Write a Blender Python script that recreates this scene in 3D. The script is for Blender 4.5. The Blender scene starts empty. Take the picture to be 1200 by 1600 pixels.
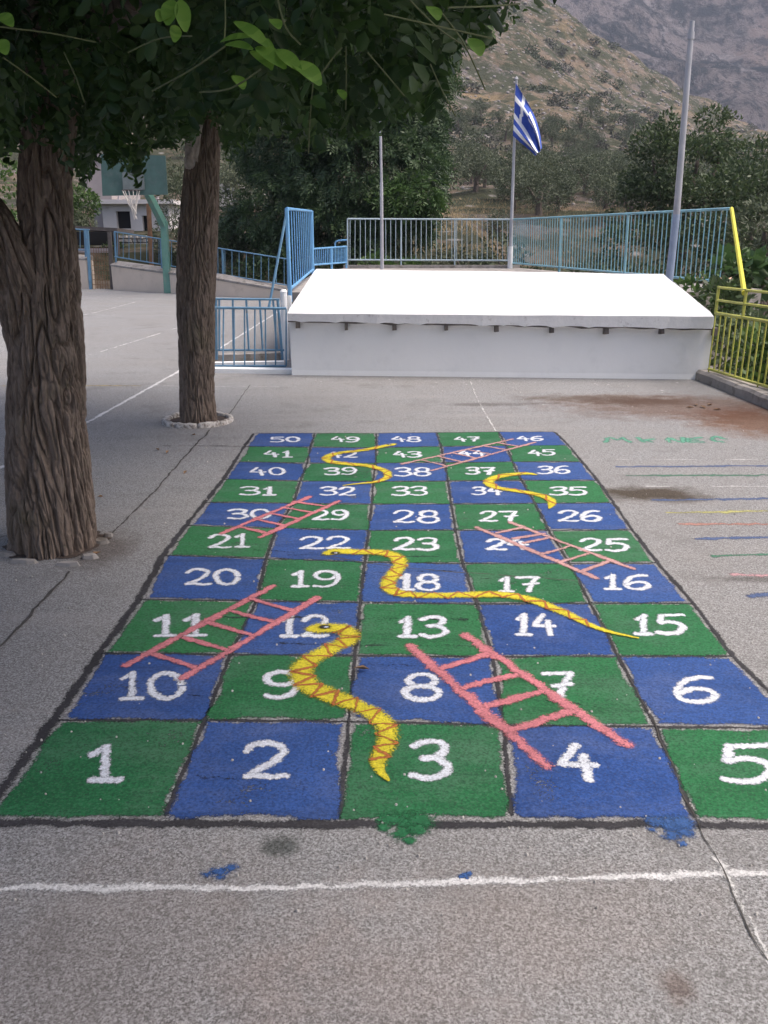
import bpy, math, random
import numpy as np
from mathutils import Vector, noise

random.seed(7)
R = np.random.default_rng(11)
C = bpy.context.scene.collection
SC = bpy.context.scene

# ------------------------------------------------------------------ camera
F, H = 1300.0, 1.55                       # focal length in pixels of the 1200x1600 frame, eye height
PITCH = math.atan(427.0 / F)
cp, sp = math.cos(PITCH), math.sin(PITCH)
cam = bpy.data.cameras.new('camera')
cam.sensor_fit = 'VERTICAL'; cam.sensor_height = 24.0
cam.lens = 24.0 * F / 1600.0
cam.clip_start = 0.05; cam.clip_end = 6000
camo = bpy.data.objects.new('camera', cam); C.objects.link(camo)
camo.location = (0, 0, H); camo.rotation_euler = (math.pi / 2 - PITCH, 0, 0)
SC.camera = camo

# ------------------------------------------------------------------ sky, sun, exposure
SUN_EL, SUN_AZ = math.radians(60), math.radians(95)     # azimuth clockwise from +Y (view direction)
w = bpy.data.worlds.new('World'); SC.world = w; w.use_nodes = True
nt = w.node_tree
sky = nt.nodes.new('ShaderNodeTexSky'); sky.sky_type = 'NISHITA'; sky.sun_disc = False
sky.sun_elevation = SUN_EL; sky.sun_rotation = SUN_AZ
sky.air_density = 0.75; sky.dust_density = 6.0; sky.ozone_density = 0.6
bg = nt.nodes['Background']; bg.inputs['Strength'].default_value = 0.15
nt.links.new(sky.outputs[0], bg.inputs[0])
sl = bpy.data.lights.new('sun', 'SUN'); sl.energy = 1.5; sl.angle = math.radians(30); sl.color = (1, 0.95, 0.88)
so = bpy.data.objects.new('sun', sl); C.objects.link(so)
sd = Vector((math.sin(SUN_AZ) * math.cos(SUN_EL), math.cos(SUN_AZ) * math.cos(SUN_EL), math.sin(SUN_EL)))
so.rotation_euler = sd.to_track_quat('Z', 'Y').to_euler()
SC.view_settings.view_transform = 'Standard'; SC.view_settings.look = 'None'
SC.view_settings.gamma = 1; SC.view_settings.use_curve_mapping = False
SC.view_settings.exposure = 0.85
SC.cycles.use_denoising = True
SC.cycles.transparent_max_bounces = 24
SC.cycles.max_bounces = 7; SC.cycles.diffuse_bounces = 4; SC.cycles.transmission_bounces = 4
SC.cycles.caustics_reflective = False; SC.cycles.caustics_refractive = False

# ------------------------------------------------------------------ survey: photo pixels to places on the ground
def ray(px, py):
    x = (px - 600.0) / F; y = -(py - 800.0) / F
    return Vector((x, cp + y * sp, -sp + y * cp))
def G(px, py, z=0.0):
    d = ray(px, py); t = (z - H) / d.z
    return Vector((d.x * t, d.y * t, z))
def P(px, py, Y):
    d = ray(px, py); t = Y / d.y
    return Vector((d.x * t, Y, H + d.z * t))
def tanel(py):
    y = -(py - 800.0) / F
    return (-sp + y * cp) / (cp + y * sp)

# ------------------------------------------------------------------ scene-tree helpers
OFF = {}
def tag(o, label=None, cat=None, group=None, kind=None):
    if label: o['label'] = label
    if cat: o['category'] = cat
    if group: o['group'] = group
    if kind: o['kind'] = kind
    return o
def thing(name, label, cat, loc, group=None):
    o = bpy.data.objects.new(name, None); C.objects.link(o); o.location = loc
    o.empty_display_size = 0.2
    OFF[o.name] = Vector(loc)
    return tag(o, label, cat, group)
def copy_tree(o, parent=None):
    c = o.copy(); C.objects.link(c)
    if parent: c.parent = parent
    for ch in list(o.children): copy_tree(ch, c)
    return c
def link(name, me, mat, parent=None, loc=None, smooth=False):
    o = bpy.data.objects.new(name, me); C.objects.link(o)
    for m in (mat if isinstance(mat, (list, tuple)) else [mat]): me.materials.append(m)
    if parent is not None:
        o.parent = parent; off = OFF[parent.name]
    else:
        off = Vector(loc) if loc is not None else Vector((0, 0, 0)); o.location = off
    OFF[o.name] = Vector(off)
    if off.length > 0:
        n = len(me.vertices); a = np.empty(n * 3); me.vertices.foreach_get('co', a)
        a = a.reshape(-1, 3) - np.array(off); me.vertices.foreach_set('co', a.ravel())
    if smooth: me.polygons.foreach_set('use_smooth', np.ones(len(me.polygons), bool))
    me.update()
    return o

class MB:
    """collects shapes; build() links them as one mesh object"""
    def __init__(s): s.v = []; s.f = []; s.m = []; s.e = {}
    def add(s, vs, fs, m=0, e=None):
        b = len(s.v)
        if e is not None: s.e.update({b + i: x for i, x in enumerate(e)})
        s.v += [tuple(v) for v in vs]
        for f in fs: s.f.append(tuple(b + i for i in f)); s.m.append(m)
        return s
    def box(s, a, b, m=0):
        x0, y0, z0 = a; x1, y1, z1 = b
        s.add([(x0,y0,z0),(x1,y0,z0),(x1,y1,z0),(x0,y1,z0),(x0,y0,z1),(x1,y0,z1),(x1,y1,z1),(x0,y1,z1)],
              [(0,3,2,1),(4,5,6,7),(0,1,5,4),(1,2,6,5),(2,3,7,6),(3,0,4,7)], m); return s
    def hexa(s, bot, top, m=0):
        n = len(bot)
        s.add(list(bot) + list(top), [tuple(range(n))[::-1], tuple(range(n, 2*n))] +
              [(i, (i+1) % n, n + (i+1) % n, n + i) for i in range(n)], m); return s
    def bar(s, p, q, r, n=6, r2=None, m=0):
        p = Vector(p); q = Vector(q); d = (q - p)
        if d.length < 1e-6: return s
        d.normalize()
        u = d.cross(Vector((0, 0, 1)) if abs(d.z) < .9 else Vector((1, 0, 0))).normalized(); w_ = d.cross(u)
        r2 = r if r2 is None else r2
        ring = lambda c, rr: [c + (u * math.cos(2*math.pi*(i+.5)/n) + w_ * math.sin(2*math.pi*(i+.5)/n)) * rr for i in range(n)]
        s.add(ring(p, r) + ring(q, r2), [(i, (i+1) % n, n + (i+1) % n, n + i) for i in range(n)] +
              [tuple(range(n))[::-1], tuple(range(n, 2*n))], m); return s
    def tube(s, pts, r, n=6, m=0):
        for i in range(len(pts) - 1):
            a = r[i] if isinstance(r, (list, tuple)) else r; b = r[i+1] if isinstance(r, (list, tuple)) else r
            s.bar(pts[i], pts[i+1], a, n, b, m)
        return s
    def build(s, name, mat, parent=None, loc=None, smooth=False):
        me = bpy.data.meshes.new(name); me.from_pydata(s.v, [], s.f)
        if s.e:
            at = me.attributes.new('edge', 'FLOAT', 'POINT'); at.data.foreach_set('value', [s.e.get(i, 1.0) for i in range(len(s.v))])
        if any(s.m): me.polygons.foreach_set('material_index', s.m)
        return link(name, me, mat, parent, loc, smooth)

def np_mesh(name, V, Q, mat, parent=None, loc=None, tint=None, smooth=False):
    me = bpy.data.meshes.new(name)
    V = np.asarray(V, np.float32); Q = np.asarray(Q, np.int32); k = Q.shape[1]
    me.vertices.add(len(V)); me.vertices.foreach_set('co', V.ravel())
    me.loops.add(Q.size); me.loops.foreach_set('vertex_index', Q.ravel())
    me.polygons.add(len(Q)); me.polygons.foreach_set('loop_start', np.arange(0, Q.size, k, dtype=np.int32))
    me.update(calc_edges=True); me.validate()
    if tint is not None:
        at = me.attributes.new('tint', 'FLOAT', 'FACE'); at.data.foreach_set('value', np.asarray(tint, np.float32))
    return link(name, me, mat, parent, loc, smooth)

# ------------------------------------------------------------------ materials
def new_mat(name):
    m = bpy.data.materials.new(name); m.use_nodes = True
    n = m.node_tree.nodes; return m, m.node_tree, n, n['Principled BSDF']
def N(nt, typ, **kw):
    n = nt.nodes.new(typ)
    for k, v in kw.items():
        if k in n.inputs.keys() if isinstance(k, str) else False: n.inputs[k].default_value = v
        else: setattr(n, k, v)
    return n
def pos(nt): return nt.nodes.new('ShaderNodeNewGeometry').outputs['Position']
def noise_n(nt, vec, scale, detail=3, rough=.55, dist=0.0):
    n = nt.nodes.new('ShaderNodeTexNoise'); n.inputs['Scale'].default_value = scale
    n.inputs['Detail'].default_value = detail; n.inputs['Roughness'].default_value = rough
    n.inputs['Distortion'].default_value = dist
    if vec is not None: nt.links.new(vec, n.inputs['Vector'])
    return n.outputs['Fac']
def ramp(nt, fac, *stops):
    r = nt.nodes.new('ShaderNodeValToRGB'); e = r.color_ramp.elements
    while len(e) < len(stops): e.new(0.5)
    for i, (p, c) in enumerate(stops):
        e[i].position = p; e[i].color = (c, c, c, 1) if not isinstance(c, tuple) else (*c, 1)
    nt.links.new(fac, r.inputs[0]); return r.outputs[0]
def mix(nt, fac, a, b, mode='MIX'):
    m = nt.nodes.new('ShaderNodeMix'); m.data_type = 'RGBA'; m.blend_type = mode
    for s, v in ((0, fac), (6, a), (7, b)):
        if isinstance(v, (int, float)): m.inputs[s].default_value = v
        elif isinstance(v, tuple): m.inputs[s].default_value = (*v, 1)
        else: nt.links.new(v, m.inputs[s])
    return m.outputs[2]
def math_n(nt, op, a, b=None, clamp=False):
    m = nt.nodes.new('ShaderNodeMath'); m.operation = op; m.use_clamp = clamp
    for s, v in ((0, a), (1, b)):
        if v is None: continue
        if isinstance(v, (int, float)): m.inputs[s].default_value = v
        else: nt.links.new(v, m.inputs[s])
    return m.outputs[0]
def mapping(nt, vec, loc=(0,0,0), scale=(1,1,1), rot=(0,0,0)):
    m = nt.nodes.new('ShaderNodeMapping'); nt.links.new(vec, m.inputs[0])
    m.inputs['Location'].default_value = loc; m.inputs['Scale'].default_value = scale; m.inputs['Rotation'].default_value = rot
    return m.outputs[0]
def bump(nt, h, strength, dist, b):
    n = nt.nodes.new('ShaderNodeBump'); n.inputs['Strength'].default_value = strength; n.inputs['Distance'].default_value = dist
    nt.links.new(h, n.inputs['Height']); nt.links.new(n.outputs[0], b.inputs['Normal'])

def plain(name, col, rough=.6, var=.25, scale=6, bmp=.15, bscale=40, metal=0.0, dirt=None, dirt_amt=.5):
    """painted or weathered solid: colour with blotches, a second weathered colour and fine bump"""
    m, nt, n, b = new_mat(name); p = pos(nt)
    f = noise_n(nt, p, scale, 5, .65)
    c = mix(nt, ramp(nt, f, (.3, 0.0), (.7, 1.0)), tuple(x * (1 - var) for x in col), tuple(min(1, x * (1 + var)) for x in col))
    if dirt:
        d = ramp(nt, noise_n(nt, p, scale * 2.3, 6, .7), (1 - dirt_amt - .08, 0.0), (1 - dirt_amt + .08, 1.0))
        c = mix(nt, d, c, dirt)
    nt.links.new(c, b.inputs['Base Color']); b.inputs['Roughness'].default_value = rough; b.inputs['Metallic'].default_value = metal
    if bmp: bump(nt, noise_n(nt, p, bscale, 4), bmp, .01, b)
    return m

ASPH = (.254, .256, .262)
def asphalt_nodes(nt):
    """aggregate speckle shared by bare ground and paint: returns (stone value 0..1, pore mask, height)"""
    p = pos(nt)
    v = nt.nodes.new('ShaderNodeTexVoronoi'); v.inputs['Scale'].default_value = 210; nt.links.new(p, v.inputs['Vector'])
    sepc = nt.nodes.new('ShaderNodeSeparateColor'); nt.links.new(v.outputs['Color'], sepc.inputs[0])
    stone = sepc.outputs[0]
    v2 = nt.nodes.new('ShaderNodeTexVoronoi'); v2.inputs['Scale'].default_value = 95; v2.feature = 'DISTANCE_TO_EDGE'
    nt.links.new(p, v2.inputs['Vector'])
    pit = noise_n(nt, p, 170, 3, .7)
    pore = ramp(nt, pit, (.34, 1.0), (.46, 0.0))
    h = math_n(nt, 'ADD', math_n(nt, 'MULTIPLY', stone, .5), math_n(nt, 'MULTIPLY', pit, 1.0))
    return p, stone, pore, h

def mat_asphalt():
    m, nt, n, b = new_mat('asphalt')
    p, stone, pore, h = asphalt_nodes(nt)
    c = mix(nt, stone, tuple(x * .5 for x in ASPH), tuple(x * 1.62 for x in ASPH))
    c = mix(nt, pore, c, (.055, .05, .048))
    gr = noise_n(nt, mapping(nt, p, (4, 1, 0)), 120, 4, .78)
    c = mix(nt, ramp(nt, gr, (.38, .65), (.50, 0.0)), c, (.07, .066, .065))
    c = mix(nt, ramp(nt, gr, (.53, 0.0), (.62, .5)), c, (.50, .49, .49))
    gr2 = noise_n(nt, mapping(nt, p, (1, 6, 0)), 42, 3, .7)
    c = mix(nt, ramp(nt, gr2, (.36, .3), (.47, 0.0)), c, (.10, .095, .094))
    c = mix(nt, ramp(nt, gr2, (.55, 0.0), (.66, .2)), c, (.46, .45, .45))
    big = noise_n(nt, p, .8, 6, .65)
    c = mix(nt, ramp(nt, big, (.3, 0.0), (.7, 1.0)), c, mix(nt, .35, c, (.20, .178, .16)))
    pat = noise_n(nt, p, 1.7, 7, .72)
    c = mix(nt, ramp(nt, pat, (.54, 0.0), (.66, .38)), c, (.13, .122, .118))
    streak = noise_n(nt, mapping(nt, p, scale=(.35, 2.2, 1)), 1.3, 6, .7)
    c = mix(nt, ramp(nt, streak, (.55, 0.0), (.75, .45)), c, (.33, .31, .30))
    # stains with their own place: rusty soil washed over by the kerb, damp patches by the white wall, brown and dark spots
    st = [(1090, 636, 1.7, .85, (.15, .10, .078), .8), (960, 624, 1.0, .4, (.16, .12, .095), .7), (1195, 660, .8, .9, (.17, .095, .06), .9), (1010, 628, .7, .3, (.13, .095, .075), .7),
          (765, 632, .55, .12, (.12, .11, .105), .7), (900, 622, .8, .2, (.15, .13, .115), .6), (850, 630, .3, .05, (.13, .115, .105), .6),
          (1020, 772, .46, .22, (.075, .06, .045), .97), (1075, 776, .3, .05, (.14, .125, .11), .7),
          (1170, 905, .25, .05, (.12, .115, .11), .7), (190, 1500, .6, .5, (.25, .21, .19), .3), (560, 1570, .35, .25, (.24, .20, .18), .3),
          (438, 1322, .07, .05, (.05, .06, .055), .75), (1058, 1543, .045, .055, (.13, .09, .075), .6), (900, 1430, .5, .25, (.235, .20, .18), .25),
          (160, 860, .2, .35, (.12, .10, .09), .7), (700, 1480, .6, .3, (.32, .30, .29), .5)]
    for i, (px, py, rx, ry, col, amt) in enumerate(st):
        g = G(px, py)
        q = mapping(nt, p, (-g.x / rx, -g.y / ry, 0), (1 / rx, 1 / ry, 0))
        ln = nt.nodes.new('ShaderNodeVectorMath'); ln.operation = 'LENGTH'; nt.links.new(q, ln.inputs[0])
        d = math_n(nt, 'ADD', ln.outputs['Value'], math_n(nt, 'MULTIPLY', noise_n(nt, p, 5 if rx > .1 else 30, 5, .7), 1.4))
        k = ramp(nt, math_n(nt, 'MULTIPLY', d, .5), (.55, amt), (.85, 0.0))
        c = mix(nt, k, c, mix(nt, .18, mix(nt, 1.0, c, tuple(a / .275 for a in col), 'MULTIPLY'), col))
    nt.links.new(c, b.inputs['Base Color']); b.inputs['Roughness'].default_value = .95
    b.inputs['Specular IOR Level'].default_value = .25
    bump(nt, h, .5, .003, b)
    return m

def mat_paint(name, col, thin=.30, pores=.75, var=.3, streaks=True, random_obj=True, patchy=.5):
    """brush paint over the aggregate: ragged where it thins out at its edge, stones rubbed bare, pores left dark, brush streaks"""
    m, nt, n, b = new_mat(name)
    p, stone, pore, h = asphalt_nodes(nt)
    dark = tuple(x * (1 - var) for x in col); lite = tuple(min(1, x * (1 + var) + .012) for x in col)
    c = mix(nt, ramp(nt, noise_n(nt, p, 3.2, 6, .7), (.3, 0.0), (.7, 1.0)), dark, lite)
    c = mix(nt, math_n(nt, 'MULTIPLY', stone, .5), c, tuple(x * .5 for x in col))
    if random_obj:
        oi = nt.nodes.new('ShaderNodeObjectInfo')
        c = mix(nt, math_n(nt, 'MULTIPLY', oi.outputs['Random'], .75), c, (min(1, col[0] * 1.25 + .018), min(1, col[1] * 1.25 + .012), min(1, col[2] * 1.05 + .012)))
    if streaks:
        pale = tuple(x * .8 + .055 for x in col)
        s1 = noise_n(nt, mapping(nt, p, (3, 9, 0), (1, 1.8, 1)), 2.0, 8, .75)
        c = mix(nt, ramp(nt, s1, (.47, 0.0), (.62, .75)), c, pale)
        s = noise_n(nt, mapping(nt, p, scale=(.5, 5, 1)), 1.6, 5, .65)
        c = mix(nt, ramp(nt, s, (.56, 0.0), (.72, .55)), c, tuple(x * .35 + .008 for x in col))
    c = mix(nt, math_n(nt, 'MULTIPLY', pore, pores), c, (.03, .03, .032))
    grain = noise_n(nt, mapping(nt, p, (4, 1, 0)), 95, 4, .75)
    c = mix(nt, ramp(nt, grain, (.38, pores * 1.0), (.51, 0.0)), c, tuple(x * .38 + .012 for x in col))
    c = mix(nt, ramp(nt, grain, (.54, 0.0), (.64, pores * .5)), c, tuple(min(1, x * .8 + .085) for x in col))
    nt.links.new(c, b.inputs['Base Color']); b.inputs['Roughness'].default_value = .85
    b.inputs['Specular IOR Level'].default_value = .25
    bump(nt, h, .45, .003, b)
    at = nt.nodes.new('ShaderNodeAttribute'); at.attribute_name = 'edge'
    fine = math_n(nt, 'ADD', math_n(nt, 'MULTIPLY', math_n(nt, 'SUBTRACT', noise_n(nt, mapping(nt, p, (2, 7, 0)), 120, 3, .7), .5), 1.3),
                  math_n(nt, 'MULTIPLY', math_n(nt, 'SUBTRACT', noise_n(nt, p, 3.5, 7, .72), .5), patchy * 2.6))
    a = math_n(nt, 'SUBTRACT', math_n(nt, 'ADD', at.outputs['Fac'], fine), thin)
    a = math_n(nt, 'MULTIPLY', a, 2.6, True)
    tr = nt.nodes.new('ShaderNodeBsdfTransparent'); ms = nt.nodes.new('ShaderNodeMixShader')
    nt.links.new(a, ms.inputs[0]); nt.links.new(tr.outputs[0], ms.inputs[1]); nt.links.new(b.outputs[0], ms.inputs[2])
    nt.links.new(ms.outputs[0], n['Material Output'].inputs[0])
    return m

def mat_leaf(name, a, bcol, trans=.3, rough=.5):
    m, nt, n, b = new_mat(name)
    at = nt.nodes.new('ShaderNodeAttribute'); at.attribute_name = 'tint'
    c = mix(nt, at.outputs['Fac'], a, bcol)
    nt.links.new(c, b.inputs['Base Color']); b.inputs['Roughness'].default_value = rough
    b.inputs['Specular IOR Level'].default_value = .35
    t = nt.nodes.new('ShaderNodeBsdfTranslucent'); nt.links.new(mix(nt, .5, c, (.25, .35, .05), 'MIX') if False else c, t.inputs[0])
    ms = nt.nodes.new('ShaderNodeMixShader'); ms.inputs[0].default_value = trans
    nt.links.new(b.outputs[0], ms.inputs[1]); nt.links.new(t.outputs[0], ms.inputs[2])
    nt.links.new(ms.outputs[0], n['Material Output'].inputs[0])
    return m

def mat_bark(name, col, sc=1.0):
    m, nt, n, b = new_mat(name); p = pos(nt)
    q = mapping(nt, p, scale=(9 * sc, 9 * sc, 1.6 * sc))
    f = noise_n(nt, q, 3, 7, .7, .6)
    c = mix(nt, ramp(nt, f, (.32, 0.0), (.68, 1.0)), tuple(x * .45 for x in col), tuple(x * 1.45 for x in col))
    c = mix(nt, ramp(nt, noise_n(nt, p, 3.5, 4, .6), (.55, 0.0), (.75, .45)), c, (.105, .095, .05))
    nt.links.new(c, b.inputs['Base Color']); b.inputs['Roughness'].default_value = .95
    b.inputs['Specular IOR Level'].default_value = .15
    bump(nt, f, .8, .012, b)
    return m

M = {}
M['asphalt'] = mat_asphalt()
M['green'] = mat_paint('green_paint', (.012, .138, .048), .24, .7, patchy=1.15)
M['blue'] = mat_paint('blue_paint', (.020, .072, .275), .24, .7, patchy=1.15)
M['black'] = mat_paint('black_paint', (.04, .038, .043), .30, .5, .3, False, False, .6)
M['white'] = mat_paint('white_paint', (.74, .77, .84), .26, .55, .12, False, False, .3)
M['line'] = mat_paint('worn_white_line', (.70, .69, .69), .42, .6, .15, False, False, .7)
M['line_faint'] = mat_paint('faint_white_line', (.62, .61, .60), .58, .5, .15, False, False, .8)
M['yellow'] = mat_paint('yellow_paint', (.70, .60, .03), .20, .6, .18, False, False, .3)
M['orange'] = mat_paint('orange_paint', (.46, .15, .04), .42, .5, .2, False, False, .6)
M['pink'] = mat_paint('pink_paint', (.62, .21, .24), .26, .7, .25, False, False, .6)
M['pinkpale'] = mat_paint('pale_pink_paint', (.56, .32, .31), .34, .7, .22, False, False, .5)
M['eyeblack'] = mat_paint('eye_paint', (.012, .012, .015), .2, .3, .1, False, False, .2)
M['s_blue'] = mat_paint('stripe_blue', (.085, .125, .25), .34, .6, .2, False, False, .7)
M['s_green'] = mat_paint('stripe_green', (.08, .21, .14), .38, .6, .2, False, False, .7)
M['s_yellow'] = mat_paint('stripe_yellow', (.46, .44, .17), .5, .6, .2, False, False, .8)
M['s_red'] = mat_paint('stripe_red', (.42, .22, .18), .48, .6, .2, False, False, .8)
M['s_pink'] = mat_paint('stripe_pink', (.55, .32, .34), .62, .6, .2, False, False, .9)
M['letters'] = mat_paint('letter_green', (.12, .34, .24), .36, .6, .2, False, False, .8)
M['court_yellow'] = mat_paint('court_yellow', (.48, .37, .12), .62, .6, .2, False, False, .8)
M['scuff'] = mat_paint('rubber_scuff', (.03, .035, .04), .86, .5, .3, False, False, 1.0)
M['splash'] = mat_paint('splashed_paint', (.035, .10, .28), .38, .6, .2, False, False, .8)
M['splash_green'] = mat_paint('splashed_green_paint', (.016, .15, .055), .3, .6, .2, False, False, .8)
M['crack'] = plain('crack_dirt', (.06, .055, .05), .95, .5, 20, .3)
M['white_wall'] = plain('whitewashed_wall', (.90, .90, .905), .9, .02, 1.7, .35, 9, dirt=(.84, .84, .845), dirt_amt=.38)
M['white_roof'] = plain('whitewashed_slab', (.64, .64, .65), .85, .06, 1.3, .25, 9)
M['fascia'] = plain('chipped_fascia', (.80, .80, .82), .9, .06, 5, .6, 22, dirt=(.46, .45, .46), dirt_amt=.33)
M['concrete'] = plain('old_concrete', (.30, .275, .255), .95, .25, 3, .5, 30, dirt=(.16, .14, .12), dirt_amt=.42)
M['beige'] = plain('beige_plaster', (.66, .55, .45), .9, .08, 1.2, .3, 20, dirt=(.55, .45, .36), dirt_amt=.36)
M['bluerail'] = plain('blue_railing_paint', (.12, .25, .38), .5, .2, 5, .1, 60, dirt=(.16, .19, .21), dirt_amt=.36)
M['bluebright'] = plain('bright_blue_railing_paint', (.15, .36, .62), .5, .18, 3, .1, 60, dirt=(.30, .25, .18), dirt_amt=.30)
M['teal'] = plain('teal_railing_paint', (.23, .44, .52), .5, .2, 3, .1, 60, dirt=(.35, .37, .36), dirt_amt=.38)
M['greyrail'] = plain('grey_railing_paint', (.40, .49, .54), .5, .2, 4, .1, 60, dirt=(.26, .2, .15), dirt_amt=.33)
M['yellowrail'] = plain('yellow_railing_paint', (.50, .50, .10), .5, .2, 5, .1, 60, dirt=(.36, .33, .10), dirt_amt=.4)
M['yellowpost'] = plain('bright_yellow_paint', (.66, .60, .045), .45, .1, 5, .1)
M['pole'] = plain('galvanised_pole', (.40, .40, .43), .5, .12, 3, .1, 50)
M['polewhite'] = plain('white_pole_foot', (.72, .72, .72), .6, .1, 9, .1)
M['hoopgreen'] = plain('green_post_paint', (.10, .23, .195), .5, .2, 2.5, .15, 30, dirt=(.17, .22, .20), dirt_amt=.4)
M['board'] = plain('green_backboard', (.055, .11, .10), .6, .2, 2.2, .15, 30, dirt=(.085, .125, .12), dirt_amt=.4)
M['boardgrey'] = plain('grey_board_patch', (.14, .165, .165), .7, .25, 4, .15, 30)
M['rim'] = plain('dark_rim', (.06, .05, .05), .5, .2, 5, 0)
M['net'] = plain('net_cord', (.62, .58, .54), .9, .1, 9, 0)
M['rust'] = plain('rusty_steel', (.19, .105, .06), .9, .3, 6, .3)
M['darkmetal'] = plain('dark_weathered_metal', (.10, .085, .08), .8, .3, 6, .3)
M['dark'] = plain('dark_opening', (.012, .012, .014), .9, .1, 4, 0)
M['house'] = plain('house_render', (.60, .57, .57), .95, .1, .6, .3, 8, dirt=(.44, .40, .38), dirt_amt=.36)
M['houseside'] = plain('grey_render', (.40, .35, .35), .95, .15, .8, .3, 8)
M['pinkhouse'] = plain('salmon_render', (.55, .35, .25), .95, .1, .8, .3, 8)
M['stone'] = plain('field_stone', (.44, .41, .385), .95, .35, 3.3, .6, 14, dirt=(.30, .27, .25), dirt_amt=.42)
M['gap_shade'] = plain('stone_shadow_gap', (.10, .09, .08), .95, .3, 5, .3)
M['ring'] = plain('whitewashed_stone', (.50, .47, .44), .95, .2, 14, .5, 30, dirt=(.17, .14, .12), dirt_amt=.46)
M['soil'] = plain('tree_pit_soil', (.07, .05, .04), .98, .4, 12, .6, 30)
M['bark1'] = mat_bark('furrowed_bark', (.205, .158, .128), 1.7)
M['bark2'] = mat_bark('thin_bark', (.16, .13, .11), 1.6)
M['scar'] = plain('pruning_scar', (.38, .33, .29), .9, .3, 16, .5)
M['twig'] = plain('green_twig', (.085, .10, .035), .7, .3, 20, 0)
M['leafA'] = mat_leaf('robinia_leaf', (.022, .048, .016), (.052, .100, .024), .3)
M['leafA2'] = mat_leaf('robinia_leaf_outer', (.030, .066, .018), (.070, .135, .030), .35)
M['leafY'] = mat_leaf('lit_leaf', (.10, .21, .03), (.17, .30, .05), .4)
M['leafC'] = mat_leaf('feathery_leaf', (.034, .064, .030), (.075, .122, .048), .28)
M['leafC2'] = mat_leaf('bright_feathery_leaf', (.045, .092, .026), (.075, .14, .035), .3)
M['leafD'] = mat_leaf('dark_leaf', (.045, .072, .032), (.105, .145, .062), .28)
M['leafO'] = mat_leaf('olive_leaf', (.066, .084, .046), (.145, .168, .10), .2, .6)
M['leafO2'] = mat_leaf('dark_olive_leaf', (.050, .066, .036), (.105, .128, .07), .15, .6)
M['leafB'] = mat_leaf('bush_leaf', (.04, .06, .03), (.11, .13, .07), .2)
M['leafG'] = mat_leaf('green_bush_leaf', (.05, .10, .025), (.10, .17, .04), .3)
M['leafF'] = mat_leaf('fig_leaf', (.055, .11, .035), (.10, .17, .06), .3)
M['leafS'] = mat_leaf('scrub_leaf', (.07, .075, .06), (.13, .125, .10), .1, .8)
M['straw'] = mat_leaf('dry_straw', (.34, .25, .14), (.48, .38, .23), .2, .8)
M['dryleaf'] = plain('fallen_leaf', (.22, .13, .07), .8, .3, 20, 0)
M['flagwhite'] = plain('white_cloth', (.84, .84, .86), .85, .04, 8, .1, 60)
M['flagblue'] = plain('blue_cloth', (.04, .09, .42), .85, .15, 8, .1, 60)

def mat_hill():
    m, nt, n, b = new_mat('dry_hillside'); p = pos(nt)
    f = noise_n(nt, p, .05, 8, .68)
    c = mix(nt, ramp(nt, f, (.35, 0.0), (.62, 1.0)), (.19, .142, .106), (.25, .195, .145))
    c = mix(nt, ramp(nt, noise_n(nt, p, .11, 8, .7), (.48, 0.0), (.62, .9)), c, (.21, .185, .18))
    c = mix(nt, ramp(nt, noise_n(nt, mapping(nt, p, (31, 5, 0)), .16, 9, .75), (.43, 0.0), (.52, .9)), c, (.062, .072, .044))
    v = nt.nodes.new('ShaderNodeTexVoronoi'); v.inputs['Scale'].default_value = .55; nt.links.new(p, v.inputs['Vector'])
    c = mix(nt, ramp(nt, v.outputs['Distance'], (.10, .75), (.24, 0.0)), c, (.40, .37, .345))
    st = ramp(nt, noise_n(nt, mapping(nt, p, (7, 3, 0)), .045, 6, .6), (.60, 0.0), (.70, .8))
    c = mix(nt, st, c, (.29, .212, .125))
    nt.links.new(c, b.inputs['Base Color']); b.inputs['Roughness'].default_value = 1; b.inputs['Specular IOR Level'].default_value = .05
    bump(nt, noise_n(nt, p, .7, 8, .75), .9, 1.2, b)
    return m
def mat_mountain():
    m, nt, n, b = new_mat('rocky_mountain'); p = pos(nt)
    q = mapping(nt, p, scale=(1, .55, .8))
    f = noise_n(nt, q, .022, 10, .78, .5)
    c = mix(nt, ramp(nt, f, (.44, 0.0), (.54, 1.0)), (.026, .032, .034), (.20, .172, .168))
    c = mix(nt, ramp(nt, noise_n(nt, mapping(nt, p, (9, 2, 1), (1, .5, .5)), .05, 10, .8), (.54, 0.0), (.62, .9)), c, (.27, .245, .25))
    c = mix(nt, ramp(nt, noise_n(nt, q, .007, 6, .65), (.55, 0.0), (.65, .6)), c, (.21, .145, .115))
    c = mix(nt, ramp(nt, noise_n(nt, q, .09, 9, .8), (.50, 0.0), (.56, .85)), c, (.024, .030, .034))
    nt.links.new(c, b.inputs['Base Color']); b.inputs['Roughness'].default_value = 1; b.inputs['Specular IOR Level'].default_value = .05
    bump(nt, noise_n(nt, q, .05, 9, .75), 1.0, 12, b)
    return m
M['hill'] = mat_hill(); M['mountain'] = mat_mountain()

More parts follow.
